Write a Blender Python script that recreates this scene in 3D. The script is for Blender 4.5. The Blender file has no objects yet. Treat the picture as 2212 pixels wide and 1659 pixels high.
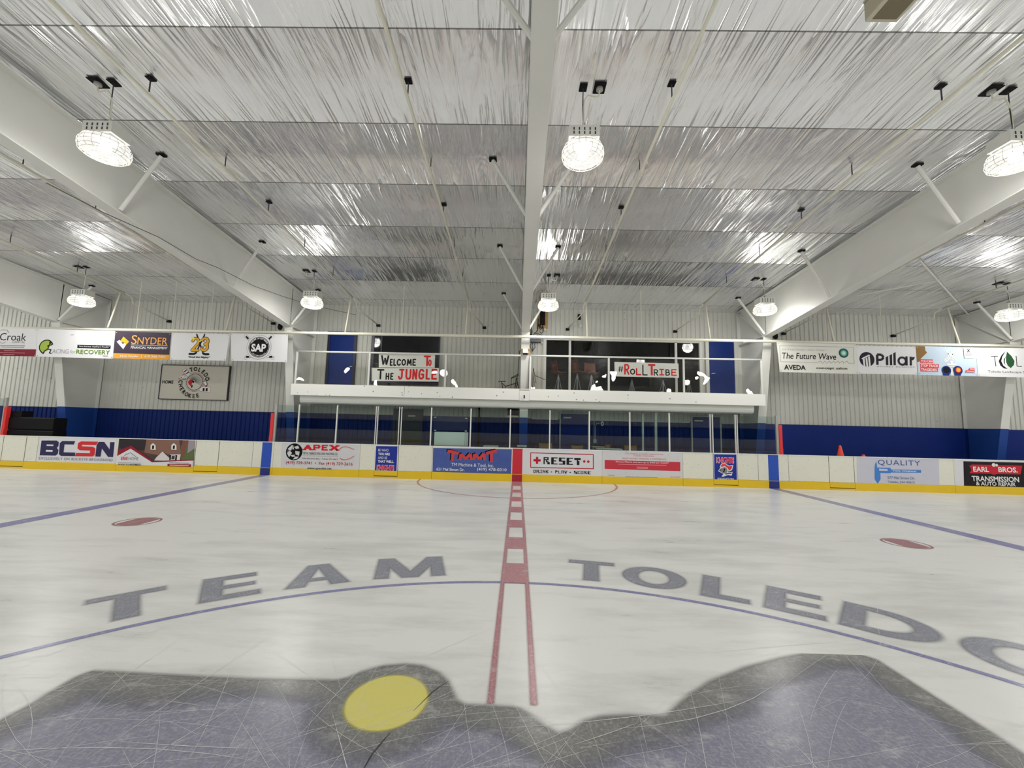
import bpy, math, random
import numpy as np
from mathutils import Matrix, Vector

random.seed(7)
rng = np.random.default_rng(7)
SC = bpy.context.scene
COL = SC.collection
PI = math.pi

# ------------------------------------------------------------------ camera
W, H, FPX = 2212, 1659, 896.98
CAM = np.array([-0.0016, -0.0915, 1.6708])
YAW, PITCH, ROLL = -0.017057, 0.101981, 0.0241486
_cy, _sy, _cp, _sp, _cr, _sr = math.cos(YAW), math.sin(YAW), math.cos(PITCH), math.sin(PITCH), math.cos(ROLL), math.sin(ROLL)
FW = np.array([_sy*_cp, _cy*_cp, _sp]); _r = np.array([_cy, -_sy, 0.0]); _u = np.cross(_r, FW)
RT = _cr*_r + _sr*_u; UP = -_sr*_r + _cr*_u
cd = bpy.data.cameras.new('camera'); cam = bpy.data.objects.new('camera', cd); COL.objects.link(cam)
cam.matrix_world = Matrix(((RT[0], UP[0], -FW[0], CAM[0]), (RT[1], UP[1], -FW[1], CAM[1]), (RT[2], UP[2], -FW[2], CAM[2]), (0, 0, 0, 1)))
cd.sensor_width = 36.0; cd.sensor_fit = 'HORIZONTAL'; cd.lens = 36.0*FPX/W; cd.clip_end = 300; cd.clip_start = 0.05
SC.camera = cam

# ------------------------------------------------------------------ world, exposure
wd = bpy.data.worlds.new('world'); SC.world = wd; wd.use_nodes = True
wd.node_tree.nodes['Background'].inputs[0].default_value = (0.9, 0.95, 1.0, 1)
wd.node_tree.nodes['Background'].inputs[1].default_value = 0.0
SC.view_settings.view_transform = 'Standard'; SC.view_settings.look = 'None'
SC.view_settings.gamma = 1.0; SC.view_settings.use_curve_mapping = False
SC.view_settings.exposure = -0.14
LAMP_W = 246.0          # watts of every high-bay lamp
LAMP_COL = (1.0, 0.985, 0.94)
GLOBE_E = 1.5

# ------------------------------------------------------------------ survey: pixel of the photo -> point on a real plane
def ray(px, py):
    return ((px-W/2)/FPX)*RT - ((py-H/2)/FPX)*UP + FW
def at_y(px, py, Y):
    d = ray(px, py); t = (Y-CAM[1])/d[1]; return CAM + t*d
def at_x(px, py, X):
    d = ray(px, py); t = (X-CAM[0])/d[0]; return CAM + t*d
def at_z(px, py, Z=0.0):
    d = ray(px, py); t = (Z-CAM[2])/d[2]; return CAM + t*d
ROOF0, SLOPE = 7.10, 1/12
def roof_z(Y): return ROOF0 - SLOPE*abs(Y)
def at_roof(px, py):
    d = ray(px, py); t = (ROOF0 - SLOPE*CAM[1] - CAM[2])/(d[2]+SLOPE*d[1]); return CAM + t*d
def zoom(ox, oy, s):
    return lambda x, y: (ox + x/s, oy + y/s)

YB = 12.818        # ice side of the boards
YW = 14.50         # back wall
YD = 12.92         # balcony front
ZD = 2.72          # balcony deck
FRAMES = [-15.06, -7.446, 0.172, 7.79, 15.41]

# ------------------------------------------------------------------ materials
def lin(c): 
    c = c/255.0
    return c/12.92 if c <= 0.04045 else ((c+0.055)/1.055)**2.4
def rgb(r, g, b, k=1.0): return (min(lin(r)*k, .95), min(lin(g)*k, .95), min(lin(b)*k, .95), 1)
MATS = {}
def mat(name, color, rough=0.5, metal=0.0, spec=0.5, emit=0.0, bump=None, speck=0.0, vary=0.0, speck_scale=14):
    if name in MATS: return MATS[name]
    m = bpy.data.materials.new(name); m.use_nodes = True; nt = m.node_tree; N = nt.nodes; L = nt.links
    b = N['Principled BSDF']; b.inputs['Base Color'].default_value = color; b.inputs['Roughness'].default_value = rough
    b.inputs['Metallic'].default_value = metal; b.inputs['Specular IOR Level'].default_value = spec
    if emit: b.inputs['Emission Color'].default_value = color; b.inputs['Emission Strength'].default_value = emit
    tc = N.new('ShaderNodeTexCoord')
    src = None
    if vary:
        n = N.new('ShaderNodeTexNoise'); n.inputs['Scale'].default_value = 2.3; n.inputs['Detail'].default_value = 5
        L.new(tc.outputs['Object'], n.inputs['Vector'])
        mx = N.new('ShaderNodeMix'); mx.data_type = 'RGBA'
        mx.inputs[6].default_value = tuple(c*(1-vary) for c in color[:3])+(1,); mx.inputs[7].default_value = tuple(min(c*(1+vary), .95) for c in color[:3])+(1,)
        L.new(n.outputs['Fac'], mx.inputs[0]); src = mx.outputs[2]
    if speck:
        v = N.new('ShaderNodeTexVoronoi'); v.inputs['Scale'].default_value = speck_scale
        L.new(tc.outputs['Object'], v.inputs['Vector'])
        sep = N.new('ShaderNodeSeparateColor'); L.new(v.outputs['Color'], sep.inputs[0])
        a = N.new('ShaderNodeMath'); a.operation = 'LESS_THAN'; L.new(v.outputs['Distance'], a.inputs[0])
        q = N.new('ShaderNodeMath'); q.operation = 'MULTIPLY'; L.new(sep.outputs[1], q.inputs[0]); q.inputs[1].default_value = 0.2; L.new(q.outputs[0], a.inputs[1])
        c = N.new('ShaderNodeMath'); c.operation = 'LESS_THAN'; L.new(sep.outputs[0], c.inputs[0]); c.inputs[1].default_value = speck
        d = N.new('ShaderNodeMath'); d.operation = 'MULTIPLY'; L.new(a.outputs[0], d.inputs[0]); L.new(c.outputs[0], d.inputs[1])
        e = N.new('ShaderNodeMath'); e.operation = 'MULTIPLY'; L.new(d.outputs[0], e.inputs[0]); e.inputs[1].default_value = 0.75
        mx = N.new('ShaderNodeMix'); mx.data_type = 'RGBA'
        if src: L.new(src, mx.inputs[6])
        else: mx.inputs[6].default_value = color
        mx.inputs[7].default_value = (0.03, 0.03, 0.03, 1); L.new(e.outputs[0], mx.inputs[0]); src = mx.outputs[2]
    if src: L.new(src, b.inputs['Base Color'])
    if bump:
        n = N.new('ShaderNodeTexNoise'); n.inputs['Scale'].default_value = bump[0]; n.inputs['Detail'].default_value = 4
        L.new(tc.outputs['Object'], n.inputs['Vector'])
        bp = N.new('ShaderNodeBump'); bp.inputs['Strength'].default_value = bump[1]; bp.inputs['Distance'].default_value = 0.01
        L.new(n.outputs['Fac'], bp.inputs['Height']); L.new(bp.outputs['Normal'], b.inputs['Normal'])
    MATS[name] = m; return m

WHITE = mat('white_steel_paint', (.70, .70, .665, 1), .45, vary=.05)
WHITEB = mat('white_fascia', (.88, .88, .845, 1), .45, speck=.35, speck_scale=10)
WALLW = mat('white_corrugated', (.62, .62, .575, 1), .5, vary=.06, speck=.12, speck_scale=7)
WALLB = mat('blue_corrugated', (.008, .024, .15, 1), .45, vary=.1, spec=.12)
BLUE2 = mat('blue_flat_paint', (.008, .026, .19, 1), .45, vary=.15, spec=.12)
BLUEC = mat('blue_column_paint', (.016, .06, .28, 1), .45, spec=.15)
DOORB = mat('blue_door', (.007, .03, .20, 1), .3, vary=.2, spec=.2)
NAVY = mat('navy_trim', (.006, .010, .045, 1), .4)
BOARD = mat('board_plastic', (.80, .79, .69, 1), .35, vary=.035, speck=.55, speck_scale=15)
KICK = mat('yellow_kick_plate', (.80, .54, .012, 1), .35, vary=.06, speck=.4, speck_scale=20)
RED = mat('red_stripe', (.62, .012, .035, 1), .35)
REDP = mat('red_pad', (.75, .03, .03, 1), .45)
BSTR = mat('blue_stripe', (.01, .075, .50, 1), .35)
BSTRD = mat('dark_blue_stripe', (.006, .02, .20, 1), .35)
ALU = mat('aluminium_post', (.78, .78, .75, 1), .4, metal=.1)
GREYALU = mat('grey_post', (.42, .42, .40, 1), .4, metal=.3)
BLACK = mat('black', (.006, .006, .007, 1), .6, spec=.15)
DARK = mat('dark_grey', (.03, .03, .035, 1), .5)
CREAM = mat('cream_pipe', (.74, .72, .60, 1), .4)
BEIGE = mat('beige_metal', (.46, .42, .30, 1), .5)
GRILLE = mat('grille', (.22, .18, .11, 1), .7, bump=(160, .8))
WOOD = mat('plywood', (.52, .30, .10, 1), .6, vary=.2)
CHROME = mat('chrome', (.72, .72, .72, 1), .3, metal=.35)
STOOL = mat('brown_vinyl', (.32, .075, .035, 1), .35)
TANW = mat('tan_chair', (.30, .16, .06, 1), .45, vary=.2)
CONE = mat('orange_cone', (.85, .07, .03, 1), .45)
PAPER = mat('white_paper', (.80, .80, .79, 1), .7, bump=(8, .15))
VINYL = mat('white_vinyl', (.74, .74, .76, 1), .4, vary=.02)
SHEETW = mat('white_sheet', (.74, .74, .78, 1), .35, vary=.03, speck=.06)
SHEETG = mat('grey_white_sheet', (.68, .675, .70, 1), .35, vary=.05, speck=.08)
LAV = mat('pale_lavender_sheet', (.60, .60, .70, 1), .35, vary=.05, speck=.05)
OFFW = mat('offwhite_vinyl', (.70, .70, .64, 1), .4)
SIGNB = mat('sign_beige', (.60, .58, .50, 1), .4)
CONCRETE = mat('concrete', (.28, .28, .27, 1), .8, vary=.15)
ROOMD = mat('dark_room', (.022, .023, .027, 1), .7, spec=.2)
BULB = mat('lamp_glow', (1, .98, .92, 1), .5, emit=40)
def ink(name, r, g, b, k=1.2): return mat('ink_'+name, rgb(r, g, b, k), .5, spec=.12)
K_ = ink('black', 18, 18, 21, 1); W_ = mat('ink_white', (.82, .82, .82, 1), .4)

def glass_mat(name, tint, refl=1.0, rough=0.0, bump=0.0, op=0.0, ior=1.5):
    m = bpy.data.materials.new(name); m.use_nodes = True; nt = m.node_tree; N = nt.nodes; L = nt.links
    N.remove(N['Principled BSDF']); out = N['Material Output']
    tr = N.new('ShaderNodeBsdfTransparent'); tr.inputs[0].default_value = tint
    gl = N.new('ShaderNodeBsdfGlossy'); gl.inputs['Roughness'].default_value = rough; gl.inputs[0].default_value = (1, 1, 1, 1)
    fr = N.new('ShaderNodeFresnel'); fr.inputs[0].default_value = ior
    mx = N.new('ShaderNodeMixShader')
    ge = N.new('ShaderNodeNewGeometry'); fm = N.new('ShaderNodeMath'); fm.operation = 'MULTIPLY'; iv = N.new('ShaderNodeMath'); iv.operation = 'SUBTRACT'; iv.inputs[0].default_value = 1.0
    L.new(ge.outputs['Backfacing'], iv.inputs[1]); L.new(fr.outputs[0], fm.inputs[0]); L.new(iv.outputs[0], fm.inputs[1])
    L.new(fm.outputs[0], mx.inputs[0]); L.new(tr.outputs[0], mx.inputs[1]); L.new(gl.outputs[0], mx.inputs[2])
    if bump:
        tc = N.new('ShaderNodeTexCoord'); n = N.new('ShaderNodeTexNoise'); n.inputs['Scale'].default_value = 1.3; n.inputs['Detail'].default_value = 1
        L.new(tc.outputs['Object'], n.inputs['Vector'])
        bp = N.new('ShaderNodeBump'); bp.inputs['Strength'].default_value = bump; bp.inputs['Distance'].default_value = .05
        L.new(n.outputs['Fac'], bp.inputs['Height']); L.new(bp.outputs[0], gl.inputs['Normal'])
    last = mx
    if op:
        df = N.new('ShaderNodeBsdfDiffuse'); df.inputs[0].default_value = (.6, .62, .6, 1)
        m2 = N.new('ShaderNodeMixShader'); m2.inputs[0].default_value = op; L.new(mx.outputs[0], m2.inputs[1]); L.new(df.outputs[0], m2.inputs[2]); last = m2
    L.new(last.outputs[0], out.inputs[0]); MATS[name] = m; return m
GLASS = glass_mat('rink_glass', (.83, .885, .87, 1), ior=1.45)
ACRYL = glass_mat('balcony_acrylic', (.96, .96, .945, 1), ior=1.4, bump=.25)
WINGL = glass_mat('window_glass', (.85, .86, .87, 1), ior=1.42, bump=.03)

def globe_mat():
    m = bpy.data.materials.new('lit_acrylic'); m.use_nodes = True; nt = m.node_tree; N = nt.nodes; L = nt.links
    N.remove(N['Principled BSDF']); out = N['Material Output']
    tr = N.new('ShaderNodeBsdfTransparent'); em = N.new('ShaderNodeEmission'); em.inputs[0].default_value = (1, .985, .93, 1); em.inputs[1].default_value = GLOBE_E
    mx = N.new('ShaderNodeMixShader'); mx.inputs[0].default_value = .38; L.new(tr.outputs[0], mx.inputs[1]); L.new(em.outputs[0], mx.inputs[2])
    L.new(mx.outputs[0], out.inputs[0]); return m
GLOBE = globe_mat()

def foil_mat():
    m = bpy.data.materials.new('foil_insulation'); m.use_nodes = True; nt = m.node_tree; N = nt.nodes; L = nt.links
    b = N['Principled BSDF']
    tc = N.new('ShaderNodeTexCoord'); sp = N.new('ShaderNodeSeparateXYZ'); L.new(tc.outputs['Object'], sp.inputs[0])
    def math_(op, a, bb=None):
        n = N.new('ShaderNodeMath'); n.operation = op
        for i, v in enumerate((a, bb)):
            if v is None: continue
            if isinstance(v, (int, float)): n.inputs[i].default_value = v
            else: L.new(v, n.inputs[i])
        return n.outputs[0]
    def noise(sx, sy, det, dist=0.0, rough=.55):
        mp = N.new('ShaderNodeMapping'); mp.inputs['Scale'].default_value = (sx, sy, 1); L.new(tc.outputs['Object'], mp.inputs[0])
        n = N.new('ShaderNodeTexNoise'); n.inputs['Scale'].default_value = 1; n.inputs['Detail'].default_value = det; n.inputs['Roughness'].default_value = rough; n.inputs['Distortion'].default_value = dist
        L.new(mp.outputs[0], n.inputs['Vector']); return n.outputs['Fac']
    ay = math_('ABSOLUTE', sp.outputs[1])
    # purlin seams along X every 1.524 m
    t = math_('FRACT', math_('DIVIDE', math_('SUBTRACT', ay, 4.71-1.524*4), 1.524))
    dseam = math_('MULTIPLY', math_('MINIMUM', t, math_('SUBTRACT', 1.0, t)), 1.524)     # metres to the nearest seam
    seam = math_('LESS_THAN', dseam, .010)
    # foil roll laps along Y every 1.83 m
    u = math_('FRACT', math_('DIVIDE', math_('ADD', sp.outputs[0], 60.35), 1.83))
    dlap = math_('MULTIPLY', math_('MINIMUM', u, math_('SUBTRACT', 1.0, u)), 1.83)
    lap = math_('MULTIPLY', math_('LESS_THAN', dlap, .006), .55)
    big = noise(2.6, .30, 4, .7)
    mid = noise(7.0, .50, 3, .7)
    fine = noise(48, 2.2, 2, .4)
    patch = noise(.5, .8, 2)
    # wrinkles gather near the seams
    near = math_('POWER', math_('SUBTRACT', 1.0, math_('MINIMUM', math_('DIVIDE', dseam, .72), 1.0)), 1.3)
    def crease(v): return math_('SUBTRACT', 1.0, math_('MULTIPLY', math_('ABSOLUTE', math_('SUBTRACT', v, .5)), 2.0))
    gather = crease(noise(4.5, .30, 1, 1.0))
    gather = math_('MULTIPLY', math_('POWER', gather, 6.0), math_('ADD', .05, math_('MULTIPLY', near, .36)))
    wr = math_('ADD', math_('ADD', math_('MULTIPLY', big, .9), gather), math_('MULTIPLY', mid, math_('ADD', .06, math_('MULTIPLY', near, .38))))
    wr = math_('ADD', wr, math_('MULTIPLY', fine, math_('MULTIPLY', math_('GREATER_THAN', patch, .52), .09)))
    sag = math_('MULTIPLY', math_('SUBTRACT', 1.0, math_('POWER', math_('SUBTRACT', 1.0, math_('DIVIDE', dseam, .762)), 2.0)), -1.0)
    hgt = math_('ADD', math_('MULTIPLY', wr, 1.0), math_('MULTIPLY', sag, .35))
    bp = N.new('ShaderNodeBump'); bp.inputs['Strength'].default_value = .60; bp.inputs['Distance'].default_value = .12
    L.new(hgt, bp.inputs['Height']); L.new(bp.outputs[0], b.inputs['Normal'])
    cr = N.new('ShaderNodeMix'); cr.data_type = 'RGBA'
    cr.inputs[6].default_value = (.86, .87, .895, 1); cr.inputs[7].default_value = (.965, .972, .985, 1); L.new(big, cr.inputs[0])
    mx = N.new('ShaderNodeMix'); mx.data_type = 'RGBA'; L.new(math_('MAXIMUM', math_('MULTIPLY', seam, .8), lap), mx.inputs[0]); L.new(cr.outputs[2], mx.inputs[6]); mx.inputs[7].default_value = (.09, .085, .07, 1)
    L.new(mx.outputs[2], b.inputs['Base Color'])
    b.inputs['Metallic'].default_value = .88; b.inputs['Roughness'].default_value = .235
    return m
FOIL = foil_mat()

def ice_nodes(nt, base):
    """ice look shared by the sheet and the paint under it: skate haze and scratches."""
    N = nt.nodes; L = nt.links
    tc = N.new('ShaderNodeTexCoord')
    def noise(sx, sy, rot, det, r=.6):
        mp = N.new('ShaderNodeMapping'); mp.inputs['Scale'].default_value = (sx, sy, 1); mp.inputs['Rotation'].default_value = (0, 0, rot); L.new(tc.outputs['Object'], mp.inputs[0])
        n = N.new('ShaderNodeTexNoise'); n.inputs['Scale'].default_value = 1; n.inputs['Detail'].default_value = det; n.inputs['Roughness'].default_value = r
        L.new(mp.outputs[0], n.inputs['Vector']); return n.outputs['Fac']
    return tc, noise

def ice_mat():
    m = bpy.data.materials.new('ice'); m.use_nodes = True; nt = m.node_tree; N = nt.nodes; L = nt.links
    b = N['Principled BSDF']; tc, noise = ice_nodes(nt, None)
    a = noise(.7, 3.0, .12, 8, .68); c = noise(.22, .4, 0, 3)
    mul = N.new('ShaderNodeMath'); mul.operation = 'MULTIPLY'; L.new(a, mul.inputs[0]); L.new(c, mul.inputs[1])
    ramp = N.new('ShaderNodeValToRGB'); L.new(mul.outputs[0], ramp.inputs[0])
    ramp.color_ramp.elements[0].position = .13; ramp.color_ramp.elements[0].color = (.66, .67, .655, 1)
    ramp.color_ramp.elements[1].position = .27; ramp.color_ramp.elements[1].color = (.86, .86, .84, 1)
    L.new(ramp.outputs[0], b.inputs['Base Color'])
    r = N.new('ShaderNodeMapRange'); r.inputs[3].default_value = .24; r.inputs[4].default_value = .34; L.new(a, r.inputs[0]); L.new(r.outputs[0], b.inputs['Roughness'])
    b.inputs['IOR'].default_value = 1.31; b.inputs['Specular IOR Level'].default_value = .5
    f = noise(30, 55, .3, 3)
    bp = N.new('ShaderNodeBump'); bp.inputs['Strength'].default_value = .06; bp.inputs['Distance'].default_value = .01; L.new(f, bp.inputs['Height']); L.new(bp.outputs[0], b.inputs['Normal'])
    return m
ICE = ice_mat()

def paint_mat(name, color, grain=.55):
    m = bpy.data.materials.new('ice_paint_'+name); m.use_nodes = True; nt = m.node_tree; N = nt.nodes; L = nt.links
    b = N['Principled BSDF']; tc, noise = ice_nodes(nt, None)
    g1 = noise(26, 70, .15, 4, .7); g2 = noise(70, 22, .5, 4, .7)
    mxm = N.new('ShaderNodeMath'); mxm.operation = 'MAXIMUM'; L.new(g1, mxm.inputs[0]); L.new(g2, mxm.inputs[1])
    ramp = N.new('ShaderNodeMapRange'); L.new(mxm.outputs[0], ramp.inputs[0]); ramp.inputs[1].default_value = .50; ramp.inputs[2].default_value = .82; ramp.inputs[3].default_value = 0; ramp.inputs[4].default_value = grain
    mx = N.new('ShaderNodeMix'); mx.data_type = 'RGBA'; L.new(ramp.outputs[0], mx.inputs[0]); mx.inputs[6].default_value = color; mx.inputs[7].default_value = (.80, .80, .80, 1)
    fr1 = noise(3.2, 5.5, .3, 9, .78); fr2 = N.new('ShaderNodeMapRange'); L.new(fr1, fr2.inputs[0]); fr2.inputs[1].default_value = .54; fr2.inputs[2].default_value = .68; fr2.inputs[3].default_value = 0; fr2.inputs[4].default_value = grain*1.0
    mf = N.new('ShaderNodeMix'); mf.data_type = 'RGBA'; L.new(fr2.outputs[0], mf.inputs[0]); L.new(mx.outputs[2], mf.inputs[6]); mf.inputs[7].default_value = (.74, .74, .74, 1); mx = mf
    L.new(mx.outputs[2], b.inputs['Base Color']); b.inputs['Roughness'].default_value = .26; b.inputs['IOR'].default_value = 1.31
    at = N.new('ShaderNodeAttribute'); at.attribute_name = 'cover'
    tr = N.new('ShaderNodeBsdfTransparent'); ms = N.new('ShaderNodeMixShader')
    L.new(at.outputs['Fac'], ms.inputs[0]); L.new(tr.outputs[0], ms.inputs[1]); L.new(b.outputs[0], ms.inputs[2]); L.new(ms.outputs[0], N['Material Output'].inputs[0])
    return m

# ------------------------------------------------------------------ mesh builder
class MB:
    def __init__(self): self.v = []; self.f = []; self.m = []
    def add(self, vs, fs, mi=0):
        o = len(self.v); self.v += [tuple(map(float, p)) for p in vs]; self.f += [tuple(i+o for i in f) for f in fs]; self.m += [mi]*len(fs); return self
    def box(self, x0, x1, y0, y1, z0, z1, mi=0):
        x0, x1 = min(x0, x1), max(x0, x1); y0, y1 = min(y0, y1), max(y0, y1); z0, z1 = min(z0, z1), max(z0, z1)
        return self.add([(x0,y0,z0),(x1,y0,z0),(x1,y1,z0),(x0,y1,z0),(x0,y0,z1),(x1,y0,z1),(x1,y1,z1),(x0,y1,z1)],
                 [(0,3,2,1),(4,5,6,7),(0,1,5,4),(1,2,6,5),(2,3,7,6),(3,0,4,7)], mi)
    def tube(self, pts, r, n=8, mi=0, cap=True):
        P = [np.array(p, float) for p in pts]; rings = []
        rr = r if isinstance(r, (list, tuple)) else [r]*len(P)
        ref = None
        for i, p in enumerate(P):
            d = P[min(i+1, len(P)-1)] - P[max(i-1, 0)]; d = d/(np.linalg.norm(d)+1e-9)
            if ref is None: ref = np.array([0, 0, 1.0]) if abs(d[2]) < .9 else np.array([1.0, 0, 0])
            a = np.cross(d, ref); a /= np.linalg.norm(a)+1e-9; b = np.cross(d, a); ref = np.cross(a, d)
            rings.append([p + rr[i]*(math.cos(2*PI*k/n)*a + math.sin(2*PI*k/n)*b) for k in range(n)])
        vs = [q for R in rings for q in R]; fs = []
        for i in range(len(P)-1):
            for k in range(n): fs.append((i*n+k, i*n+(k+1) % n, (i+1)*n+(k+1) % n, (i+1)*n+k))
        if cap: fs.append(tuple(range(n))[::-1]); fs.append(tuple((len(P)-1)*n+k for k in range(n)))
        return self.add(vs, fs, mi)
    def bar(self, a, b, w, h, side=(1, 0, 0), mi=0):
        a = np.array(a, float); b = np.array(b, float); d = b-a; d /= np.linalg.norm(d); s = np.array(side, float); s = s-d*(s@d); s /= np.linalg.norm(s); t = np.cross(d, s)
        vs = [p + i*s*w/2 + j*t*h/2 for p in (a, b) for i, j in ((-1,-1),(1,-1),(1,1),(-1,1))]
        return self.add(vs, [(0,3,2,1),(4,5,6,7),(0,1,5,4),(1,2,6,5),(2,3,7,6),(3,0,4,7)], mi)
    def lathe(self, prof, c, n=24, mi=0, axis='z'):
        vs = []
        for r, z in prof:
            for k in range(n):
                a = 2*PI*k/n
                if axis == 'z': vs.append((c[0]+r*math.cos(a), c[1]+r*math.sin(a), c[2]+z))
                else: vs.append((c[0]+r*math.cos(a), c[1]-z, c[2]+r*math.sin(a)))
        fs = []
        for i in range(len(prof)-1):
            for k in range(n): fs.append((i*n+k, i*n+(k+1) % n, (i+1)*n+(k+1) % n, (i+1)*n+k))
        return self.add(vs, fs, mi)
    def prism_x(self, poly, x0, x1, mi=0):     # polygon in (y, z) swept along x
        n = len(poly); vs = [(x0, y, z) for y, z in poly] + [(x1, y, z) for y, z in poly]
        fs = [tuple(range(n))[::-1], tuple(range(n, 2*n))] + [(i, (i+1) % n, n+(i+1) % n, n+i) for i in range(n)]
        return self.add(vs, fs, mi)
    def prism_y(self, poly, y0, y1, mi=0):     # polygon in (x, z) swept along y
        n = len(poly); vs = [(x, y0, z) for x, z in poly] + [(x, y1, z) for x, z in poly]
        fs = [tuple(range(n)), tuple(range(n, 2*n))[::-1]] + [(i, (i+1) % n, n+(i+1) % n, n+i) for i in range(n)]
        return self.add(vs, fs, mi)
    def build(self, name, mats, parent=None, smooth=False, kind=None, label=None):
        org = origin(parent) if parent else np.zeros(3)
        me = bpy.data.meshes.new(name); me.from_pydata([tuple(np.array(p)-org) for p in self.v], [], self.f); me.validate()
        for mm in (mats if isinstance(mats, (list, tuple)) else [mats]): me.materials.append(mm)
        if len(me.polygons) == len(self.m): me.polygons.foreach_set('material_index', self.m)
        if smooth: me.polygons.foreach_set('use_smooth', [True]*len(me.polygons))
        me.update()
        o = bpy.data.objects.new(name, me); COL.objects.link(o)
        if parent: o.parent = parent
        if kind: o['kind'] = kind
        if label: o['label'] = label
        return o
ORG = {}
def origin(o):
    s = np.zeros(3)
    while o is not None: s = s + np.array(o.location); o = o.parent
    return s
def thing(name, label, cat, loc=(0, 0, 0), group=None):
    o = bpy.data.objects.new(name, None); COL.objects.link(o); o.location = tuple(float(c) for c in loc); o.empty_display_size = .1
    o['label'] = label; o['category'] = cat
    if group: o['group'] = group
    return o
def tag(o, label, cat, group=None):
    o['label'] = label; o['category'] = cat
    if group: o['group'] = group
    return o
def copy_tree(o, parent=None):
    c = o.copy(); COL.objects.link(c)
    if parent: c.parent = parent
    for ch in o.children: copy_tree(ch, c)
    return c

# ------------------------------------------------------------------ lettering
_TC = {}
def glyphs(s, bold=0.0, shear=0.0, space=1.0):
    key = (s, bold, shear, space)
    if key in _TC: return _TC[key]
    cu = bpy.data.curves.new('lettering', 'FONT'); cu.body = s; cu.offset = bold; cu.shear = shear; cu.space_character = space; cu.resolution_u = 3; cu.fill_mode = 'FRONT'
    ob = bpy.data.objects.new('lettering', cu); COL.objects.link(ob)
    dg = bpy.context.evaluated_depsgraph_get(); me = bpy.data.meshes.new_from_object(ob.evaluated_get(dg))
    v = np.array([p.co[:2] for p in me.vertices]); f = [tuple(p.vertices) for p in me.polygons]
    bpy.data.objects.remove(ob); bpy.data.curves.remove(cu); bpy.data.meshes.remove(me)
    lo, hi = v.min(0), v.max(0); v = (v-lo)/(hi-lo); _TC[key] = (v, f, hi-lo); return _TC[key]

SEG = {
 'W': [[(0,1),(.25,0),(.5,.7),(.75,0),(1,1)]], 'E': [[(1,1),(0,1),(0,0),(1,0)],[(0,.52),(.8,.52)]], 'L': [[(0,1),(0,0),(1,0)]],
 'C': [[(1,.82),(.8,.97),(.5,1),(.2,.9),(.03,.65),(0,.4),(.15,.1),(.5,0),(.8,.03),(1,.2)]],
 'O': [[(.5,1),(.15,.85),(0,.5),(.15,.15),(.5,0),(.85,.15),(1,.5),(.85,.85),(.5,1)]],
 'M': [[(0,0),(.12,1),(.5,.25),(.88,1),(1,0)]], 'T': [[(0,1),(1,1)],[(.5,1),(.5,0)]], 'H': [[(0,1),(0,0)],[(1,1),(1,0)],[(0,.5),(1,.5)]],
 'J': [[(.2,1),(1,1)],[(.68,1),(.68,.2),(.5,.02),(.2,.0),(0,.22)]], 'U': [[(0,1),(0,.25),(.2,.02),(.5,0),(.8,.02),(1,.25),(1,1)]],
 'N': [[(0,0),(.05,1),(.95,0),(1,1)]], 'G': [[(1,.85),(.75,1),(.35,.98),(.05,.7),(0,.35),(.2,.05),(.6,0),(1,.15),(1,.48),(.6,.48)]],
 '#': [[(.35,1),(.2,0)],[(.8,1),(.65,0)],[(.05,.66),(1,.68)],[(0,.3),(.95,.34)]],
 'R': [[(0,0),(0,1),(.65,1),(.95,.85),(.95,.62),(.65,.48),(0,.48)],[(.4,.48),(1,0)]], 'I': [[(0,1),(1,1)],[(0,0),(1,0)],[(.5,1),(.5,0)]],
 'B': [[(0,0),(0,1),(.6,1),(.88,.87),(.88,.65),(.6,.53),(0,.53)],[(.6,.53),(1,.42),(1,.15),(.65,0),(0,0)]],
 'A': [[(0,0),(.5,1),(1,0)],[(.2,.35),(.8,.35)]], 'P': [[(0,0),(0,1),(.7,1),(1,.85),(1,.6),(.7,.45),(0,.45)]], 'X': [[(0,1),(1,0)],[(0,0),(1,1)]],
 'S': [[(1,.85),(.8,1),(.2,1),(0,.85),(0,.62),(.2,.52),(.8,.48),(1,.38),(1,.14),(.8,0),(.2,0),(0,.15)]],
 'Y': [[(0,1),(.5,.5),(1,1)],[(.5,.5),(.5,0)]], 'D': [[(0,0),(0,1),(.6,1),(1,.7),(1,.3),(.6,0),(0,0)]], 'K': [[(0,1),(0,0)],[(1,1),(0,.45)],[(.3,.6),(1,0)]],
 '2': [[(0,.78),(.2,.97),(.6,1),(.95,.85),(.95,.62),(.5,.3),(0,0),(1,0)]], '3': [[(0,.85),(.3,1),(.75,1),(1,.82),(.95,.62),(.5,.52),(.95,.44),(1,.18),(.7,0),(.25,0),(0,.15)]],
}
SERIF = {'A': [(0,0,.45),(1,0,.45)], 'P': [(0,0,.5),(0,1,.3)], 'E': [(0,0,.3),(0,1,.3)], 'X': [(0,0,.42),(1,0,.42),(0,1,.42),(1,1,.42)], 'N': [(0,0,.4),(0.05,1,.4),(1,1,.4)], 'Y': [(.5,0,.45),(0,1,.4),(1,1,.4)], 'D': [(0,0,.3),(0,1,.3)], 'R': [(0,0,.4),(0,1,.3),(1,0,.3)]}
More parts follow.
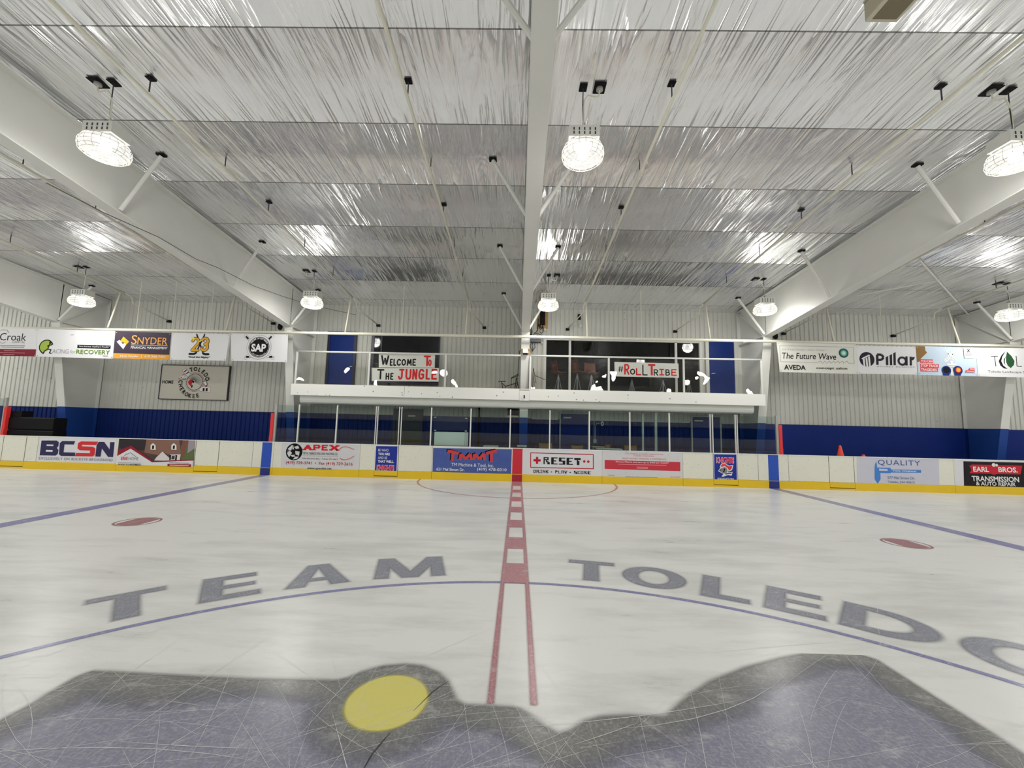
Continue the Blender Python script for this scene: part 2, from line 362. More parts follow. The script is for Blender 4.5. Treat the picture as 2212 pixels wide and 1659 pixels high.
PIX = {'R':['11110','10010','11110','10100','10110','10011','10011'],'E':['11111','11000','11000','11110','11000','11000','11111'],'S':['11111','11000','11000','11111','00011','00011','11111'],
 'T':['11111','11111','00100','00110','00110','00110','00110'],'D':['1110','1011','1001','1001','1001','1011','1110'],'I':['111','010','010','010','010','010','111'],'N':['1001','1101','1101','1011','1011','1001','1001'],
 'K':['1001','1011','1110','1100','1110','1011','1001'],'P':['1110','1011','1011','1110','1000','1000','1000'],'L':['1000','1000','1000','1000','1000','1000','1111'],'A':['1111','1001','1001','1111','1001','1001','1001'],
 'Y':['1001','1001','1001','1111','0110','0110','0110'],'C':['1111','1000','1000','1000','1000','1000','1111'],'O':['1111','1001','1001','1001','1001','1001','1111'],'.':['000','000','000','110','110','000','000']}

class Sheet:
    """a vertical printed sheet at world depth Y facing the ice; layers are printed films a hair in front of one another."""
    def __init__(self, Y, zm=None, tilt=None): self.Y = Y; self.zm = zm or (lambda x, y: (x, y)); self.layer = 1; self.mbs = {}
    def P(self, x, y):
        q = at_y(*self.zm(x, y), self.Y); return float(q[0]), float(q[2])
    def mb(self, key, m):
        if key not in self.mbs: self.mbs[key] = (MB(), m, self.layer); self.layer += 1
        mb = self.mbs[key][0]; return mb, self.Y - .0012*self.mbs[key][2]
    def unit(self, cx, cy):
        a = self.P(cx, cy); b = self.P(cx+1, cy); return a, math.hypot(b[0]-a[0], b[1]-a[1])
    def poly(self, key, m, pts):
        mb, y = self.mb(key, m); q = [self.P(*p) for p in pts]
        ar = sum(q[i-1][0]*q[i][1]-q[i][0]*q[i-1][1] for i in range(len(q)))
        if ar < 0: q = q[::-1]
        y -= (len(mb.f) % 17)*6e-5
        mb.add([(a, y, b) for a, b in q], [tuple(range(len(q)))])
    def rect(self, key, m, cx, cy, w, h):
        (X, Z), s = self.unit(cx, cy); mb, y = self.mb(key, m); w *= s/2; h *= s/2; y -= (len(mb.f) % 17)*6e-5
        mb.add([(X-w, y, Z-h), (X+w, y, Z-h), (X+w, y, Z+h), (X-w, y, Z+h)], [(0, 1, 2, 3)])
    def disc(self, key, m, cx, cy, r, r2=0.0, n=40, a0=0, a1=360, sx=1.0):
        (X, Z), s = self.unit(cx, cy); mb, y = self.mb(key, m); A = [math.radians(a0+(a1-a0)*k/n) for k in range(n+1)]
        if r2 <= 0 and a1-a0 >= 360:
            mb.add([(X+sx*r*s*math.cos(a), y, Z+r*s*math.sin(a)) for a in A[:-1]], [tuple(range(n))])
        else:
            vs = []; 
            for a in A: vs += [(X+sx*r*s*math.cos(a), y, Z+r*s*math.sin(a)), (X+sx*r2*s*math.cos(a), y, Z+r2*s*math.sin(a))]
            mb.add(vs, [(2*k, 2*k+2, 2*k+3, 2*k+1) for k in range(n)])
    def text(self, key, m, s, cx, cy, w, h, bold=0.0, shear=0.0, space=1.0):
        v, f, _ = glyphs(s, bold, shear, space); (X, Z), u = self.unit(cx, cy); mb, y = self.mb(key, m)
        mb.add([(X+(a-.5)*w*u, y, Z+(b-.5)*h*u) for a, b in v], f)
    def arc(self, key, m, s, cx, cy, r, a0, a1, h, bold=0.0, flip=False, wf=.8):
        """letters along a circle; angles in degrees clockwise from the top."""
        (X, Z), u = self.unit(cx, cy); mb, y = self.mb(key, m); n = len(s)
        for i, ch in enumerate(s):
            if ch == ' ': continue
            a = math.radians(a0+(a1-a0)*(i/(n-1))); v, f, sz = glyphs(ch, bold)
            wl = h*wf*(sz[0]/sz[1]); px, pz = math.sin(a)*r, math.cos(a)*r; t = -a + (PI if flip else 0)
            ca, sa = math.cos(t), math.sin(t)
            mb.add([(X+u*(px+((p-.5)*wl)*ca-((q-.5)*h)*sa), y, Z+u*(pz+((p-.5)*wl)*sa+((q-.5)*h)*ca)) for p, q in v], f)
    def stroke(self, key, m, pts, t, round_=True):
        mb, y = self.mb(key, m); q = [self.P(*p) for p in pts]; _, s = self.unit(*pts[0]); t *= s/2
        self._st(mb, y, q, t, round_)
    def _st(self, mb, y, q, t, round_=True, ty=None):
        for i in range(len(q)-1):
            a = np.array(q[i]); b = np.array(q[i+1]); d = b-a; L = np.linalg.norm(d)
            if L < 1e-6: continue
            d /= L; n = np.array([-d[1], d[0]]); tt = t if ty is None else abs(d[0])*ty+abs(d[1])*t
            yy = y-(len(mb.f) % 17)*6e-5; c = [a-n*tt, b-n*tt, b+n*tt, a+n*tt]; mb.add([(p[0], yy, p[1]) for p in c], [(0, 1, 2, 3)])
        if round_:
            for p in q: mb.add([(p[0]+t*math.cos(2*PI*k/10), y-(len(mb.f) % 17)*6e-5, p[1]+t*math.sin(2*PI*k/10)) for k in range(10)], [tuple(range(10))])
    def hand(self, key, m, ch, x0, x1, y0, y1, t, serif=False, sq=False, ty=None):
        """a hand-drawn or block capital filling the box x0..x1, y0..y1 (y down)."""
        mb, y = self.mb(key, m); _, s = self.unit((x0+x1)/2, (y0+y1)/2); (X0, Z0) = self.P(x0, y1); (X1, _) = self.P(x1, y1); (_, Z1) = self.P(x0, y0)
        hx = t*s/2
        f = lambda p: (X0+hx+(X1-X0-2*hx)*p[0], Z0+hx+(Z1-Z0-2*hx)*p[1])
        for pl in SEG[ch]: self._st(mb, y, [f(p) for p in pl], hx, not sq, None if ty is None else ty*s/2)
        if serif:
            for a, b, w in SERIF.get(ch, []):
                c = f((a, b)); ww = w*(X1-X0)/2; hh = hx*.55; y -= 6e-5
                mb.add([(c[0]-ww, y, c[1]-hh), (c[0]+ww, y, c[1]-hh), (c[0]+ww, y, c[1]+hh), (c[0]-ww, y, c[1]+hh)], [(0, 1, 2, 3)])
    def pixel(self, key, m, s, x0, x1, cy, h, gap=1):
        cols = sum(len(PIX[c][0])+gap if c != ' ' else 3 for c in s)-gap; cw = (x1-x0)/cols; x = x0
        (X, Z), u = self.unit((x0+x1)/2, cy); mb, y = self.mb(key, m); c0 = (x0+x1)/2; ch = h/7
        for c in s:
            if c == ' ': x += 3*cw; continue
            for r, row in enumerate(PIX[c]):
                for k, b in enumerate(row):
                    if b == '1':
                        a = X+(x+k*cw-c0)*u; z = Z+(h/2-(r+1)*ch)*u
                        mb.add([(a, y, z), (a+cw*u, y, z), (a+cw*u, y, z+ch*u), (a, y, z+ch*u)], [(0, 1, 2, 3)])
            x += (len(PIX[c][0])+gap)*cw
    def done(self, parent):
        for key, (mb, m, l) in self.mbs.items():
            if mb.f: mb.build(key.split(':')[0], m, parent)

# ================================================================== SETTING
# ---- ice and the paint in it
floor = MB().box(-31, 31, -12.9, 12.9, -.12, 0).build('floor', ICE, kind='structure')
MB().box(-33, 33, 12.9, 17.6, -.13, -.01).build('floor_slab', CONCRETE, kind='structure')

def paint_grid(name, m, sdf, x0, x1, y0, y1, dx, dy, feather, z):
    xs = np.arange(x0, x1+dx, dx); ys = np.arange(y0, y1+dy, dy); X, Y = np.meshgrid(xs, ys); D = sdf(X, Y)
    A = np.clip(.5 - D/feather, 0, 1); A = 1-np.sqrt(1-A*A*(3-2*A)); nx, ny = len(xs), len(ys)
    i = np.arange(nx*ny).reshape(ny, nx); q = np.stack([i[:-1, :-1], i[:-1, 1:], i[1:, 1:], i[1:, :-1]], -1).reshape(-1, 4)
    a = A.ravel(); keep = a[q].max(1) > .004; q = q[keep]; used = np.unique(q); mp = -np.ones(nx*ny, int); mp[used] = np.arange(len(used))
    return paint_mesh(name, m, np.stack([X.ravel()[used], Y.ravel()[used], np.full(len(used), z)], 1), mp[q], a[used])
def paint_mesh(name, m, V, F, A):
    me = bpy.data.meshes.new(name); me.from_pydata(V.tolist(), [], F.tolist()); at = me.attributes.new('cover', 'FLOAT', 'POINT'); at.data.foreach_set('value', np.asarray(A, np.float32))
    me.materials.append(m); o = bpy.data.objects.new(name, me); COL.objects.link(o); o.parent = floor; o['kind'] = 'structure'; return o
def paint_ring(name, m, c, r0, r1, feather, z, a0=0, a1=360, n=256):
    rs = [r0-feather/2, r0+feather/2, r1-feather/2, r1+feather/2] if r0 > 0 else [0, r1/2, r1-feather/2, r1+feather/2]
    al = [0, 1, 1, 0] if r0 > 0 else [1, 1, 1, 0]
    V, A, F = [], [], []
    for k in range(n+1):
        t = math.radians(a0+(a1-a0)*k/n)
        for r, a in zip(rs, al): V.append((c[0]+r*math.cos(t), c[1]+r*math.sin(t), z)); A.append(a)
    for k in range(n):
        for j in range(3): F.append((k*4+j, k*4+j+1, k*4+j+5, k*4+j+4))
    return paint_mesh(name, m, np.array(V), np.array(F), A)
def sd_rect(X, Y, x0, x1, y0, y1):
    return np.maximum(np.maximum(x0-X, X-x1), np.maximum(y0-Y, Y-y1))
def sd_poly(X, Y, P):
    P = np.array(P); d = np.full(X.shape, 1e9); ins = np.zeros(X.shape, bool)
    for i in range(len(P)):
        a, b = P[i-1], P[i]; e = b-a; wx, wy = X-a[0], Y-a[1]; t = np.clip((wx*e[0]+wy*e[1])/(e@e+1e-12), 0, 1)
        d = np.minimum(d, (wx-e[0]*t)**2+(wy-e[1]*t)**2)
        c = ((a[1] > Y) != (b[1] > Y)); 
        with np.errstate(divide='ignore', invalid='ignore'): xi = a[0]+(Y-a[1])*(e[0])/(e[1] if e[1] else 1e-9)
        ins ^= c & (X < xi)
    d = np.sqrt(d); return np.where(ins, -d, d)

PB = paint_mat('blue', (.24, .24, .48, 1), .45); PR = paint_mat('red', (.50, .22, .25, 1), .5); PR2 = paint_mat('spot_red', (.42, .17, .19, 1), .35)
PL = paint_mat('letter_grey', (.26, .27, .33, 1), .5); PG = paint_mat('logo_grey', (.215, .215, .205, 1), .45); PV = paint_mat('logo_violet', (.255, .255, .335, 1), .5); PY = paint_mat('logo_yellow', (.76, .69, .19, 1), .2)
BLX = 7.7725
for s in (-1, 1):
    paint_grid('blue_line', PB, lambda X, Y: sd_rect(X, Y, s*BLX-.1525, s*BLX+.1525, -1, YB), s*BLX-.2, s*BLX+.2, 0, YB-.01, .02, .2, .035, .0015)
    paint_ring('faceoff_spot', PR2, (s*6.096, 6.706), .275, .305, .02, .0018, n=64)
    paint_grid('faceoff_spot', PR2, lambda X, Y: np.maximum(np.hypot(X-s*6.096, Y-6.706)-.262, np.abs((X-s*6.096))-.19), s*6.096-.3, s*6.096+.3, 6.4, 7.01, .012, .012, .02, .0017)
paint_ring('center_circle', PB, (0, 0), 4.572-.026, 4.572+.026, .028, .0020, 20, 160, 300)
paint_ring('referee_crease', PR, (0, YB), 2.93, 2.98, .025, .0020, 180, 360, 160)
gaps = [(at_z(1117, b)[1], at_z(1117, t)[1]) for t, b in ((1186, 1217), (1139.7, 1161), (1106.8, 1123.3), (1083, 1095), (1064, 1073.6), (1049.6, 1058))] + [(1.0, 4.56)]
def sd_center(X, Y):
    d = sd_rect(X, Y, -.155, .155, 2.60, YB)
    for a, b in gaps: d = np.maximum(d, -sd_rect(X, Y, -.108, .108, a, b))
    return d
paint_grid('center_line', PR, sd_center, -.19, .19, 2.55, YB-.01, .009, .02, .024, .0025)
def letter_sdf(ch, w, h=.70, st=.19, bt=.14):
    R = lambda x0, x1, y0, y1: (lambda X, Y: sd_rect(X, Y, x0*w-w/2, x1*w-w/2, y0, y1))
    U = lambda *fs: (lambda X, Y: np.minimum.reduce([f(X, Y) for f in fs]))
    Pn = lambda *p: (lambda X, Y: sd_poly(X, Y, [(a*w-w/2, b*h) for a, b in p]))
    k = st/w
    if ch == 'T': return U(R(0, 1, h-bt, h), R(.5-k/2, .5+k/2, 0, h))
    if ch == 'E': return U(R(0, k, 0, h), R(0, 1, 0, bt), R(0, .97, h-bt, h), R(0, .93, h/2-bt*.42, h/2+bt*.42))
    if ch == 'L': return U(R(0, k, 0, h), R(0, 1, 0, bt))
    if ch == 'A': return U(Pn((0,0),(k*1.05,0),(.5+k*.22,1),(.5-k*.62,1)), Pn((1,0),(1-k*1.05,0),(.5-k*.22,1),(.5+k*.62,1)), R(.25, .75, .2*h, .2*h+bt*.8))
    if ch == 'M': return U(R(0, k*.9, 0, h), R(1-k*.9, 1, 0, h), Pn((0,1),(k*1.05,1),(.5+k*.5,0),(.5-k*.5,0)), Pn((1,1),(1-k*1.05,1),(.5-k*.5,0),(.5+k*.5,0)))
    def ell(X, Y, a, b): 
        r = np.hypot(X/a, (Y-h/2)/b); return (r-1)*min(a, b)
    if ch == 'O': return lambda X, Y: np.maximum(ell(X, Y, w/2, h/2), -ell(X, Y, w/2-st, h/2-bt))
    if ch == 'D':
        def half(X, Y, ww, hh):
            x = X+w/2; r = np.hypot(np.maximum(x-.35*w, 0)/(ww-.35*w), (Y-h/2)/hh); return np.maximum((r-1)*hh, -x)
        return lambda X, Y: np.maximum(half(X, Y, w, h/2), -np.maximum(half(X, Y, w-st, h/2-bt), -(X+w/2-st)))
for ch, ang, w in (('T', -42.7, .57), ('E', -34.0, .50), ('A', -25.0, .63), ('M', -13.9, .78), ('T', 10.15, .56), ('O', 18.0, .70), ('L', 26.1, .46), ('E', 33.0, .50), ('D', 40.9, .68), ('O', 49.6, .70)):
    f = letter_sdf(ch, w)
    o = paint_grid('ice_letter', PL, f, -w/2-.04, w/2+.04, -.05, .75, .0115, .0115, .058, 0)
    a = math.radians(ang); r = 4.765; o.location = (r*math.sin(a), r*math.cos(a), .0022); o.rotation_euler = (0, 0, -a)
    o['label'] = 'grey painted capital %s under the ice' % ch
LOGO = [(-330, 1680), (0, 1555), (65, 1520), (130, 1480), (165, 1460), (200, 1447.5), (300, 1452), (425, 1459), (550, 1465), (650, 1467), (725, 1468), (750, 1463), (780, 1450), (825, 1437), (875, 1433), (915, 1437), (950, 1452), (970, 1470), (980, 1492), (988, 1510), (1005, 1520), (1050, 1522), (1106, 1525), (1126, 1530), (1146, 1542), (1171, 1562), (1206, 1582), (1231, 1575), (1261, 1555), (1296, 1545), (1356, 1542), (1406, 1545), (1436, 1545), (1456, 1525), (1486, 1500), (1531, 1470), (1606, 1440), (1681, 1420), (1731, 1411), (1806, 1409), (1856, 1412), (1896, 1425), (1946, 1457), (2006, 1495), (2081, 1542), (2156, 1590), (2212, 1627), (2420, 1750)]
LP = [tuple(at_z(*q)[:2]) for q in LOGO]; LP = LP + [(LP[-1][0], 1.3), (LP[0][0], 1.3)]
YC, YA = np.array([-.757, 2.595]), math.radians(3)
def sd_spot(X, Y): return np.hypot((X-YC[0])/.248, (Y-YC[1])/.262)*.255-.255
paint_grid('center_logo', PG, lambda X, Y: sd_poly(X, Y, LP), -4.2, 4.2, 1.35, 3.3, .022, .022, .06, .0012)
def sd_fill(X, Y): return np.maximum(np.maximum(sd_poly(X, Y, LP)+.19+.04*np.sin(X*5)+.03*np.sin(Y*11+X*3), -(sd_spot(X, Y)-.13)), -sd_rect(X, Y, -9, 9, 0, 1.36))
paint_grid('center_logo_fill', PV, sd_fill, -4.2, 4.2, 1.35, 3.2, .022, .022, .22, .0019)
paint_grid('center_logo_spot', PY, sd_spot, -1.1, -.4, 2.25, 2.95, .01, .01, .03, .0026)
# skate cuts: fine pale grooves over the near ice
sm = bpy.data.materials.new('skate_groove'); sm.use_nodes = True
_N = sm.node_tree.nodes; _L = sm.node_tree.links; _t = _N.new('ShaderNodeBsdfTransparent'); _m = _N.new('ShaderNodeMixShader'); _m.inputs[0].default_value = 1.0
_N['Principled BSDF'].inputs['Base Color'].default_value = (.80, .80, .80, 1); _L.new(_t.outputs[0], _m.inputs[1]); _L.new(_N['Principled BSDF'].outputs[0], _m.inputs[2]); _L.new(_m.outputs[0], _N['Material Output'].inputs[0])
mb = MB()
for i in range(330):
    y = 1.7 + abs(rng.normal(0, 1.0)); x = rng.uniform(-1, 1)*(1.6+y*.95)
    if y > 6: continue
    bold = i < 40; L_ = rng.uniform(.15, .9)*(1+.25*y)*(1.5 if bold else 1); a = rng.choice([rng.normal(1.0, .35), rng.normal(.25, .2), rng.normal(2.2, .4), rng.uniform(0, PI)]); k = rng.normal(0, .22); wd_ = rng.uniform(.0009, .0018) if bold else rng.uniform(.0003, .0008)
    n = 7; pts = []
    for j in range(n):
        t = (j/(n-1)-.5)*L_; th = a+k*t; pts.append((x+t*math.cos(a)-k*t*t/2*math.sin(a), y+t*math.sin(a)+k*t*t/2*math.cos(a), th))
    vs = []
    for j, (px_, py_, th) in enumerate(pts):
        w2 = wd_*(1-abs(j/(n-1)*2-1)**3)+.0002; vs += [(px_-math.sin(th)*w2, py_+math.cos(th)*w2, .0034), (px_+math.sin(th)*w2, py_-math.cos(th)*w2, .0034)]
    mb.add(vs, [(2*j, 2*j+1, 2*j+3, 2*j+2) for j in range(n-1)])
o = mb.build('skate_cuts', sm, floor, kind='stuff')
# two long dark cracks in the ice
for cr in ([(770, 1690), (792, 1650), (804, 1630), (832, 1596), (843, 1584)], [(893, 1537), (920, 1510), (933, 1497), (950, 1484), (970, 1472)]):
    mb = MB(); q = [at_z(*p) for p in cr]; vs = []
    for j, p in enumerate(q):
        w2 = .0035*math.sin(PI*(j+.4)/(len(q)-.2)); vs += [(p[0]-w2, p[1], .0036), (p[0]+w2, p[1], .0036)]
    mb.add(vs, [(2*j, 2*j+1, 2*j+3, 2*j+2) for j in range(len(q)-1)]).build('ice_crack', DARK, floor, kind='structure')

# ---- walls
EAVE = roof_z(YW)
W2X0, W2X1, W2Z0, W2Z1 = .94, 6.33, ZD+.02, 4.78
def corrugated(x0, x1, zb, Y=YW, pitch=.160, depth=.024):
    """ribbed sheet; zb(x) -> [(z0, z1, mat)]"""
    mb = MB(); n = int(round((x1-x0)/pitch))
    for i in range(n):
        a = x0+i*pitch; xs = [a, a+.024, a+.038, a+.146, a+pitch]; ys = [Y+depth, Y+depth, Y, Y, Y+depth]
        for z0, z1, mi in zb(a+.08):
            vs = []
            for x, y in zip(xs, ys): vs += [(x, y, z0), (x, y, z1)]
            mb.add(vs, [(2*k, 2*k+2, 2*k+3, 2*k+1) for k in range(4)], mi)
    return mb
def zb(x):
    up = [(1.965, EAVE+.08, 0)]
    if W2X0 < x < W2X1: up = [(1.965, W2Z0, 0), (W2Z1, EAVE+.08, 0)]
    return [(-.02, 1.965, 1)] + up
wall = corrugated(-33, 33, zb).build('wall_back', [WALLW, WALLB], kind='structure')
MB().box(-33, 33, YW+.04, YW+.10, -.05, 2.6).box(-33, W2X0-.02, YW+.04, YW+.10, 2.6, EAVE+.1).box(W2X1+.02, 33, YW+.04, YW+.10, 2.6, EAVE+.1).box(W2X0-.02, W2X1+.02, YW+.04, YW+.10, W2Z1+.02, EAVE+.1).build('wall_back_liner', DARK, kind='structure')
MB().box(8.25, 33, YW-.06, YW-.005, -.01, 1.955).build('wall_back_panel', BLUE2, kind='structure')
MB().box(-33, 33, YW-.02, YW-.002, 1.95, 1.975).build('trim_1', mat('trim_dark', (.02, .025, .07, 1), .5), kind='structure')
for nm, x in (('wall_left', -33.05), ('wall_right', 33.0)):
    MB().box(x, x+.05, -14.6, 14.6, -.05, 7.2).build(nm, WALLW, kind='structure')
mb = MB().box(-33, 33, -14.6, -14.55, 2.0, EAVE+.1, 0).box(-33, 33, -14.6, -14.55, -.05, 2.0, 1).box(-31, 31, -12.95, -12.85, .22, 1.02, 2).box(-31, 31, -12.95, -12.85, 0, .22, 3)
mb.build('wall_front', [WALLW, WALLB, BOARD, KICK], kind='structure')
# ---- roof lining
mb = MB(); nx = 1
for s in (1, -1):
    mb.add([(-33, 0, ROOF0), (33, 0, ROOF0), (33, s*14.62, roof_z(14.62)), (-33, s*14.62, roof_z(14.62))], [(0, 1, 2, 3) if s < 0 else (3, 2, 1, 0)])
ceiling = mb.build('ceiling', FOIL, kind='structure')
# ---- steel frames: tapered rafters and columns
def rafter_bot(Y): return 4.70 + (12.85-Y)*.117
CF0, CF1 = (12.92, 4.42), (13.72, 0.0)      # ice-side column flange (y, z) top and base
def col_y(z): return CF0[0]+(CF1[0]-CF0[0])*(CF0[1]-z)/CF0[1]
FWD = .26
for fi, X in enumerate(FRAMES):
    fr = thing('roof_beam', ['white tapered steel frame at the far left end of the hall', 'white tapered steel frame on the left of the balcony', 'white tapered steel frame in the middle of the balcony, over the red line', 'white tapered steel frame on the right of the balcony', 'white tapered steel frame at the far right, behind the leaf banner'][fi], 'steel frame', (X, 13.4, 0)); fr['kind'] = 'structure'
    t = .012
    yk = 12.95
    MB().prism_x([(-1, rafter_bot(-1)), (yk, rafter_bot(yk)), (yk, 4.35), (yk+.02, roof_z(yk)-.02), (-1, roof_z(1)-.02)], X-t, X+t).build('rafter_web', WHITE, fr)
    MB().prism_x([(yk-.01, CF0[1]), (CF1[0], 0), (YW-.05, 0), (YW-.05, EAVE-.03), (yk-.01, roof_z(yk)-.02)], X-t, X+t).build('column_web', WHITE, fr)
    mb = MB(); th = .018
    mb.prism_x([(-1, rafter_bot(-1)), (yk, rafter_bot(yk)), (yk, rafter_bot(yk)-th), (-1, rafter_bot(-1)-th)], X-FWD/2, X+FWD/2)
    mb.build('bottom_flange', WHITE, fr)
    MB().prism_x([(-1, roof_z(1)-.02), (YW-.1, roof_z(YW-.1)-.02), (YW-.1, roof_z(YW-.1)-.04), (-1, roof_z(1)-.04)], X-FWD/2, X+FWD/2).build('top_flange', WHITE, fr)
    zs = 1.97; th = .02
    def flange(z0, z1): return [(col_y(z0), z0), (col_y(z1), z1), (col_y(z1)+th, z1), (col_y(z0)+th, z0)]
    zt = rafter_bot(yk)
    MB().prism_x(flange(zs, zt), X-FWD/2, X+FWD/2).build('column_flange', WHITE, fr)
    MB().prism_x(flange(0, zs), X-FWD/2, X+FWD/2).build('column_flange', BLUEC, fr, label='blue painted foot of the column flange')
    MB().box(X-FWD/2, X+FWD/2, YW-.06, YW-.04, zs, EAVE-.05).build('wall_flange', WHITE, fr); MB().box(X-FWD/2, X+FWD/2, YW-.06, YW-.04, 0, zs).build('wall_flange', BLUEC, fr, label='blue painted foot of the wall flange')
    MB().prism_x([(CF1[0]+.02, 0), (col_y(zs)+.02, zs), (YW-.055, zs), (YW-.055, 0)], X-t-.002, X+t+.002).build('column_web', BLUEC, fr, label='blue painted lower part of the column web')
    # knee stiffener plates and diagonal
    mb = MB()
    for s in (-1, 1): mb.bar((X+s*.06, yk, zt+.02), (X+s*.06, YW-.08, EAVE-.06), .1, .014, side=(1, 0, 0))
    for s in (-1, 1): mb.bar((X+s*.06, yk, zt+.02), (X+s*.06, YW-.08, zt+.0), .1, .014, side=(1, 0, 0))
    mb.build('knee_stiffener', WHITE, fr)
    # flange braces up to the purlins
    for yb in (3.95, 7.02, 10.1, 13.15):
        for s in (-1, 1):
            ytop = yb; top = (X+s*.74, ytop, roof_z(ytop)-.03); bot = (X+s*.10, min(ytop, 12.86), rafter_bot(min(ytop, 12.86))+.05)
            if fi == 0 and s < 0 or fi == 4 and s > 0: continue
            b = MB().tube([top, bot], .036, 8).build('brace', WHITE, fr)
            MB().box(top[0]-.07, top[0]+.07, top[1]-.05, top[1]+.05, top[2]+.005, top[2]+.035).build('purlin_notch', BLACK, b)

# ---- high-bay lamps
def lathe_pts(): return [(.15, .14), (.19, .135), (.245, .095), (.272, .04), (.280, -.02), (.270, -.065), (.235, -.095), (.14, -.112), (.0, -.118)]
def lamp_photometry(ld):
    """a low-bay reflector: most of its light goes down, less to the sides and up."""
    ld.use_nodes = True; nt = ld.node_tree; N = nt.nodes; L = nt.links; em = N['Emission']
    tc = N.new('ShaderNodeTexCoord'); sp = N.new('ShaderNodeSeparateXYZ'); L.new(tc.outputs['Normal'], sp.inputs[0])
    r = N.new('ShaderNodeMapRange'); r.inputs[1].default_value = -.75; r.inputs[2].default_value = .25; r.inputs[3].default_value = 1.25; r.inputs[4].default_value = .13
    L.new(sp.outputs[2], r.inputs[0]); L.new(r.outputs[0], em.inputs['Strength'])
def make_lamp(label, loc, ztop, tilt, cut=True):
    x, y, z = loc; L = thing('high_bay_light', label, 'ceiling lamp', (0, 0, 0), 'high bay lamps hung from the roof')
    hb = MB().box(-.215, .215, -.15, .15, .16, .33).box(-.17, .17, -.12, .12, .135, .16).build('ballast_housing', WHITE, L)
    v = MB()
    for k in range(5):
        for j in range(2):
            xx = -.155+k*.075; v.box(xx, xx+.018, -.154, -.149, .195+j*.06, .235+j*.06)
    v.build('vent_slot', DARK, hb)
    MB().lathe([(.15, .136), (.145, .11), (.10, .095), (.0, .095)], (0, 0, 0), 20).build('reflector_cap', WHITE, L, smooth=True)
    MB().lathe(lathe_pts(), (0, 0, 0), 32).build('acrylic_globe', GLOBE, L, smooth=True)
    MB().lathe([(0.0, .08), (.05, .065), (.075, .02), (.06, -.04), (.0, -.07)], (0, 0, 0), 16).build('bulb', BULB, L, smooth=True)
    g = MB(); R = 3.2e-3
    for k in range(20):
        a = 2*PI*k/20; g.tube([((r+.012)*math.cos(a), (r+.012)*math.sin(a), zz) for r, zz in ((.19, .145), (.25, .10), (.282, .035), (.290, -.025), (.275, -.08), (.238, -.11), (.15, -.13), (.04, -.136))], R, 4, cap=False)
    for r, zz in ((.262, .10), (.294, .035), (.302, -.025), (.287, -.08), (.25, -.11), (.16, -.132), (.05, -.138)):
        g.tube([(r*math.cos(2*PI*k/28), r*math.sin(2*PI*k/28), zz) for k in range(29)], R*1.1, 4, cap=False)
    g.build('wire_guard', mat('guard_wire', (.55, .52, .42, 1), .4, metal=.3), L)
    hl = ztop-z
    MB().tube([(0, 0, .33), (.01, 0, .42), (-.004, 0, .33+(hl-.33)*.6), (0, 0, hl-.01)], .008, 6).build('hanging_chain', DARK, L)
    MB().tube([(0, 0, .37), (.035, 0, .42), (.02, 0, .48), (0, 0, .46)], .012, 6).build('hook', GREYALU, L)
    MB().box(-.055, .055, -.07, .07, hl-.016, hl-.004).build('ceiling_cutout', BLACK, L)
    s = tilt
    j = MB().box(s*.24-.085, s*.24+.085, -.10, .10, hl-.018, hl-.004).build('ceiling_cutout', BLACK, L)
    MB().lathe([(.05, 0), (.05, -.03), (.0, -.035)], (s*.24, 0, hl-.018), 12).build('junction_box', GREYALU, j)
    MB().tube([(s*.24, 0, hl-.04), (s*.23, 0, hl-.14), (s*.17, -.02, hl-.17), (s*.07, -.01, hl-.13), (s*.02, 0, hl-.2), (.01, 0, hl-.32), (.012, 0, .42)], .011, 6).build('flex_conduit', CREAM, L)
    L.location = (x, y, z)
    ld = bpy.data.lights.new('lamp_light', 'POINT'); ld.energy = LAMP_W; ld.color = LAMP_COL; ld.shadow_soft_size = .22
    lamp_photometry(ld); lo = bpy.data.objects.new('lamp_light', ld); COL.objects.link(lo); lo.parent = L; lo.location = (0, 0, -.04)
    return L
NEARY, FARY = 5.53, 11.75
VIS = [((-6.15, NEARY, 5.58), 'lit white caged high bay lamp hanging nearest on the left, beside the left steel frame', -1), ((.84, NEARY, 5.60), 'lit white caged high bay lamp hanging nearest, just right of the middle steel frame', 1),
       ((6.92, NEARY-.02, 5.60), 'lit white caged high bay lamp cut by the right edge, beside the right steel frame', -1), ((-13.05, FARY, 5.06), 'lit white high bay lamp hanging above the runner banner at the far left', -1),
       ((-6.15, FARY, 5.14), 'lit white high bay lamp hanging above the left end of the balcony', -1), ((.80, FARY, 5.21), 'lit white high bay lamp hanging above the middle of the balcony', 1),
       ((7.06, FARY, 5.20), 'lit white high bay lamp hanging above the right end of the balcony', -1), ((14.02, FARY, 5.17), 'lit white high bay lamp hanging at the far right above the leaf banner', -1)]
base = None
for loc, lab, tl in VIS: make_lamp(lab, loc, roof_z(loc[1]), tl)
# the hall's other lamps, out of the frame: their light only
for x in (-27, -20, -13.1, -6.2, .8, 7.0, 14, 21, 27):
    for y in (NEARY, FARY, -NEARY, -FARY, -.3):
        if y == -.3 or any(abs(x-l[0][0]) < 1.5 and abs(y-l[0][1]) < 1 for l in VIS): continue
        ld = bpy.data.lights.new('hall_light', 'POINT'); ld.energy = LAMP_W; ld.color = LAMP_COL; ld.shadow_soft_size = .25
        lamp_photometry(ld); lo = bpy.data.objects.new('hall_light', ld); COL.objects.link(lo); lo.location = (x, y, roof_z(y)-.95)

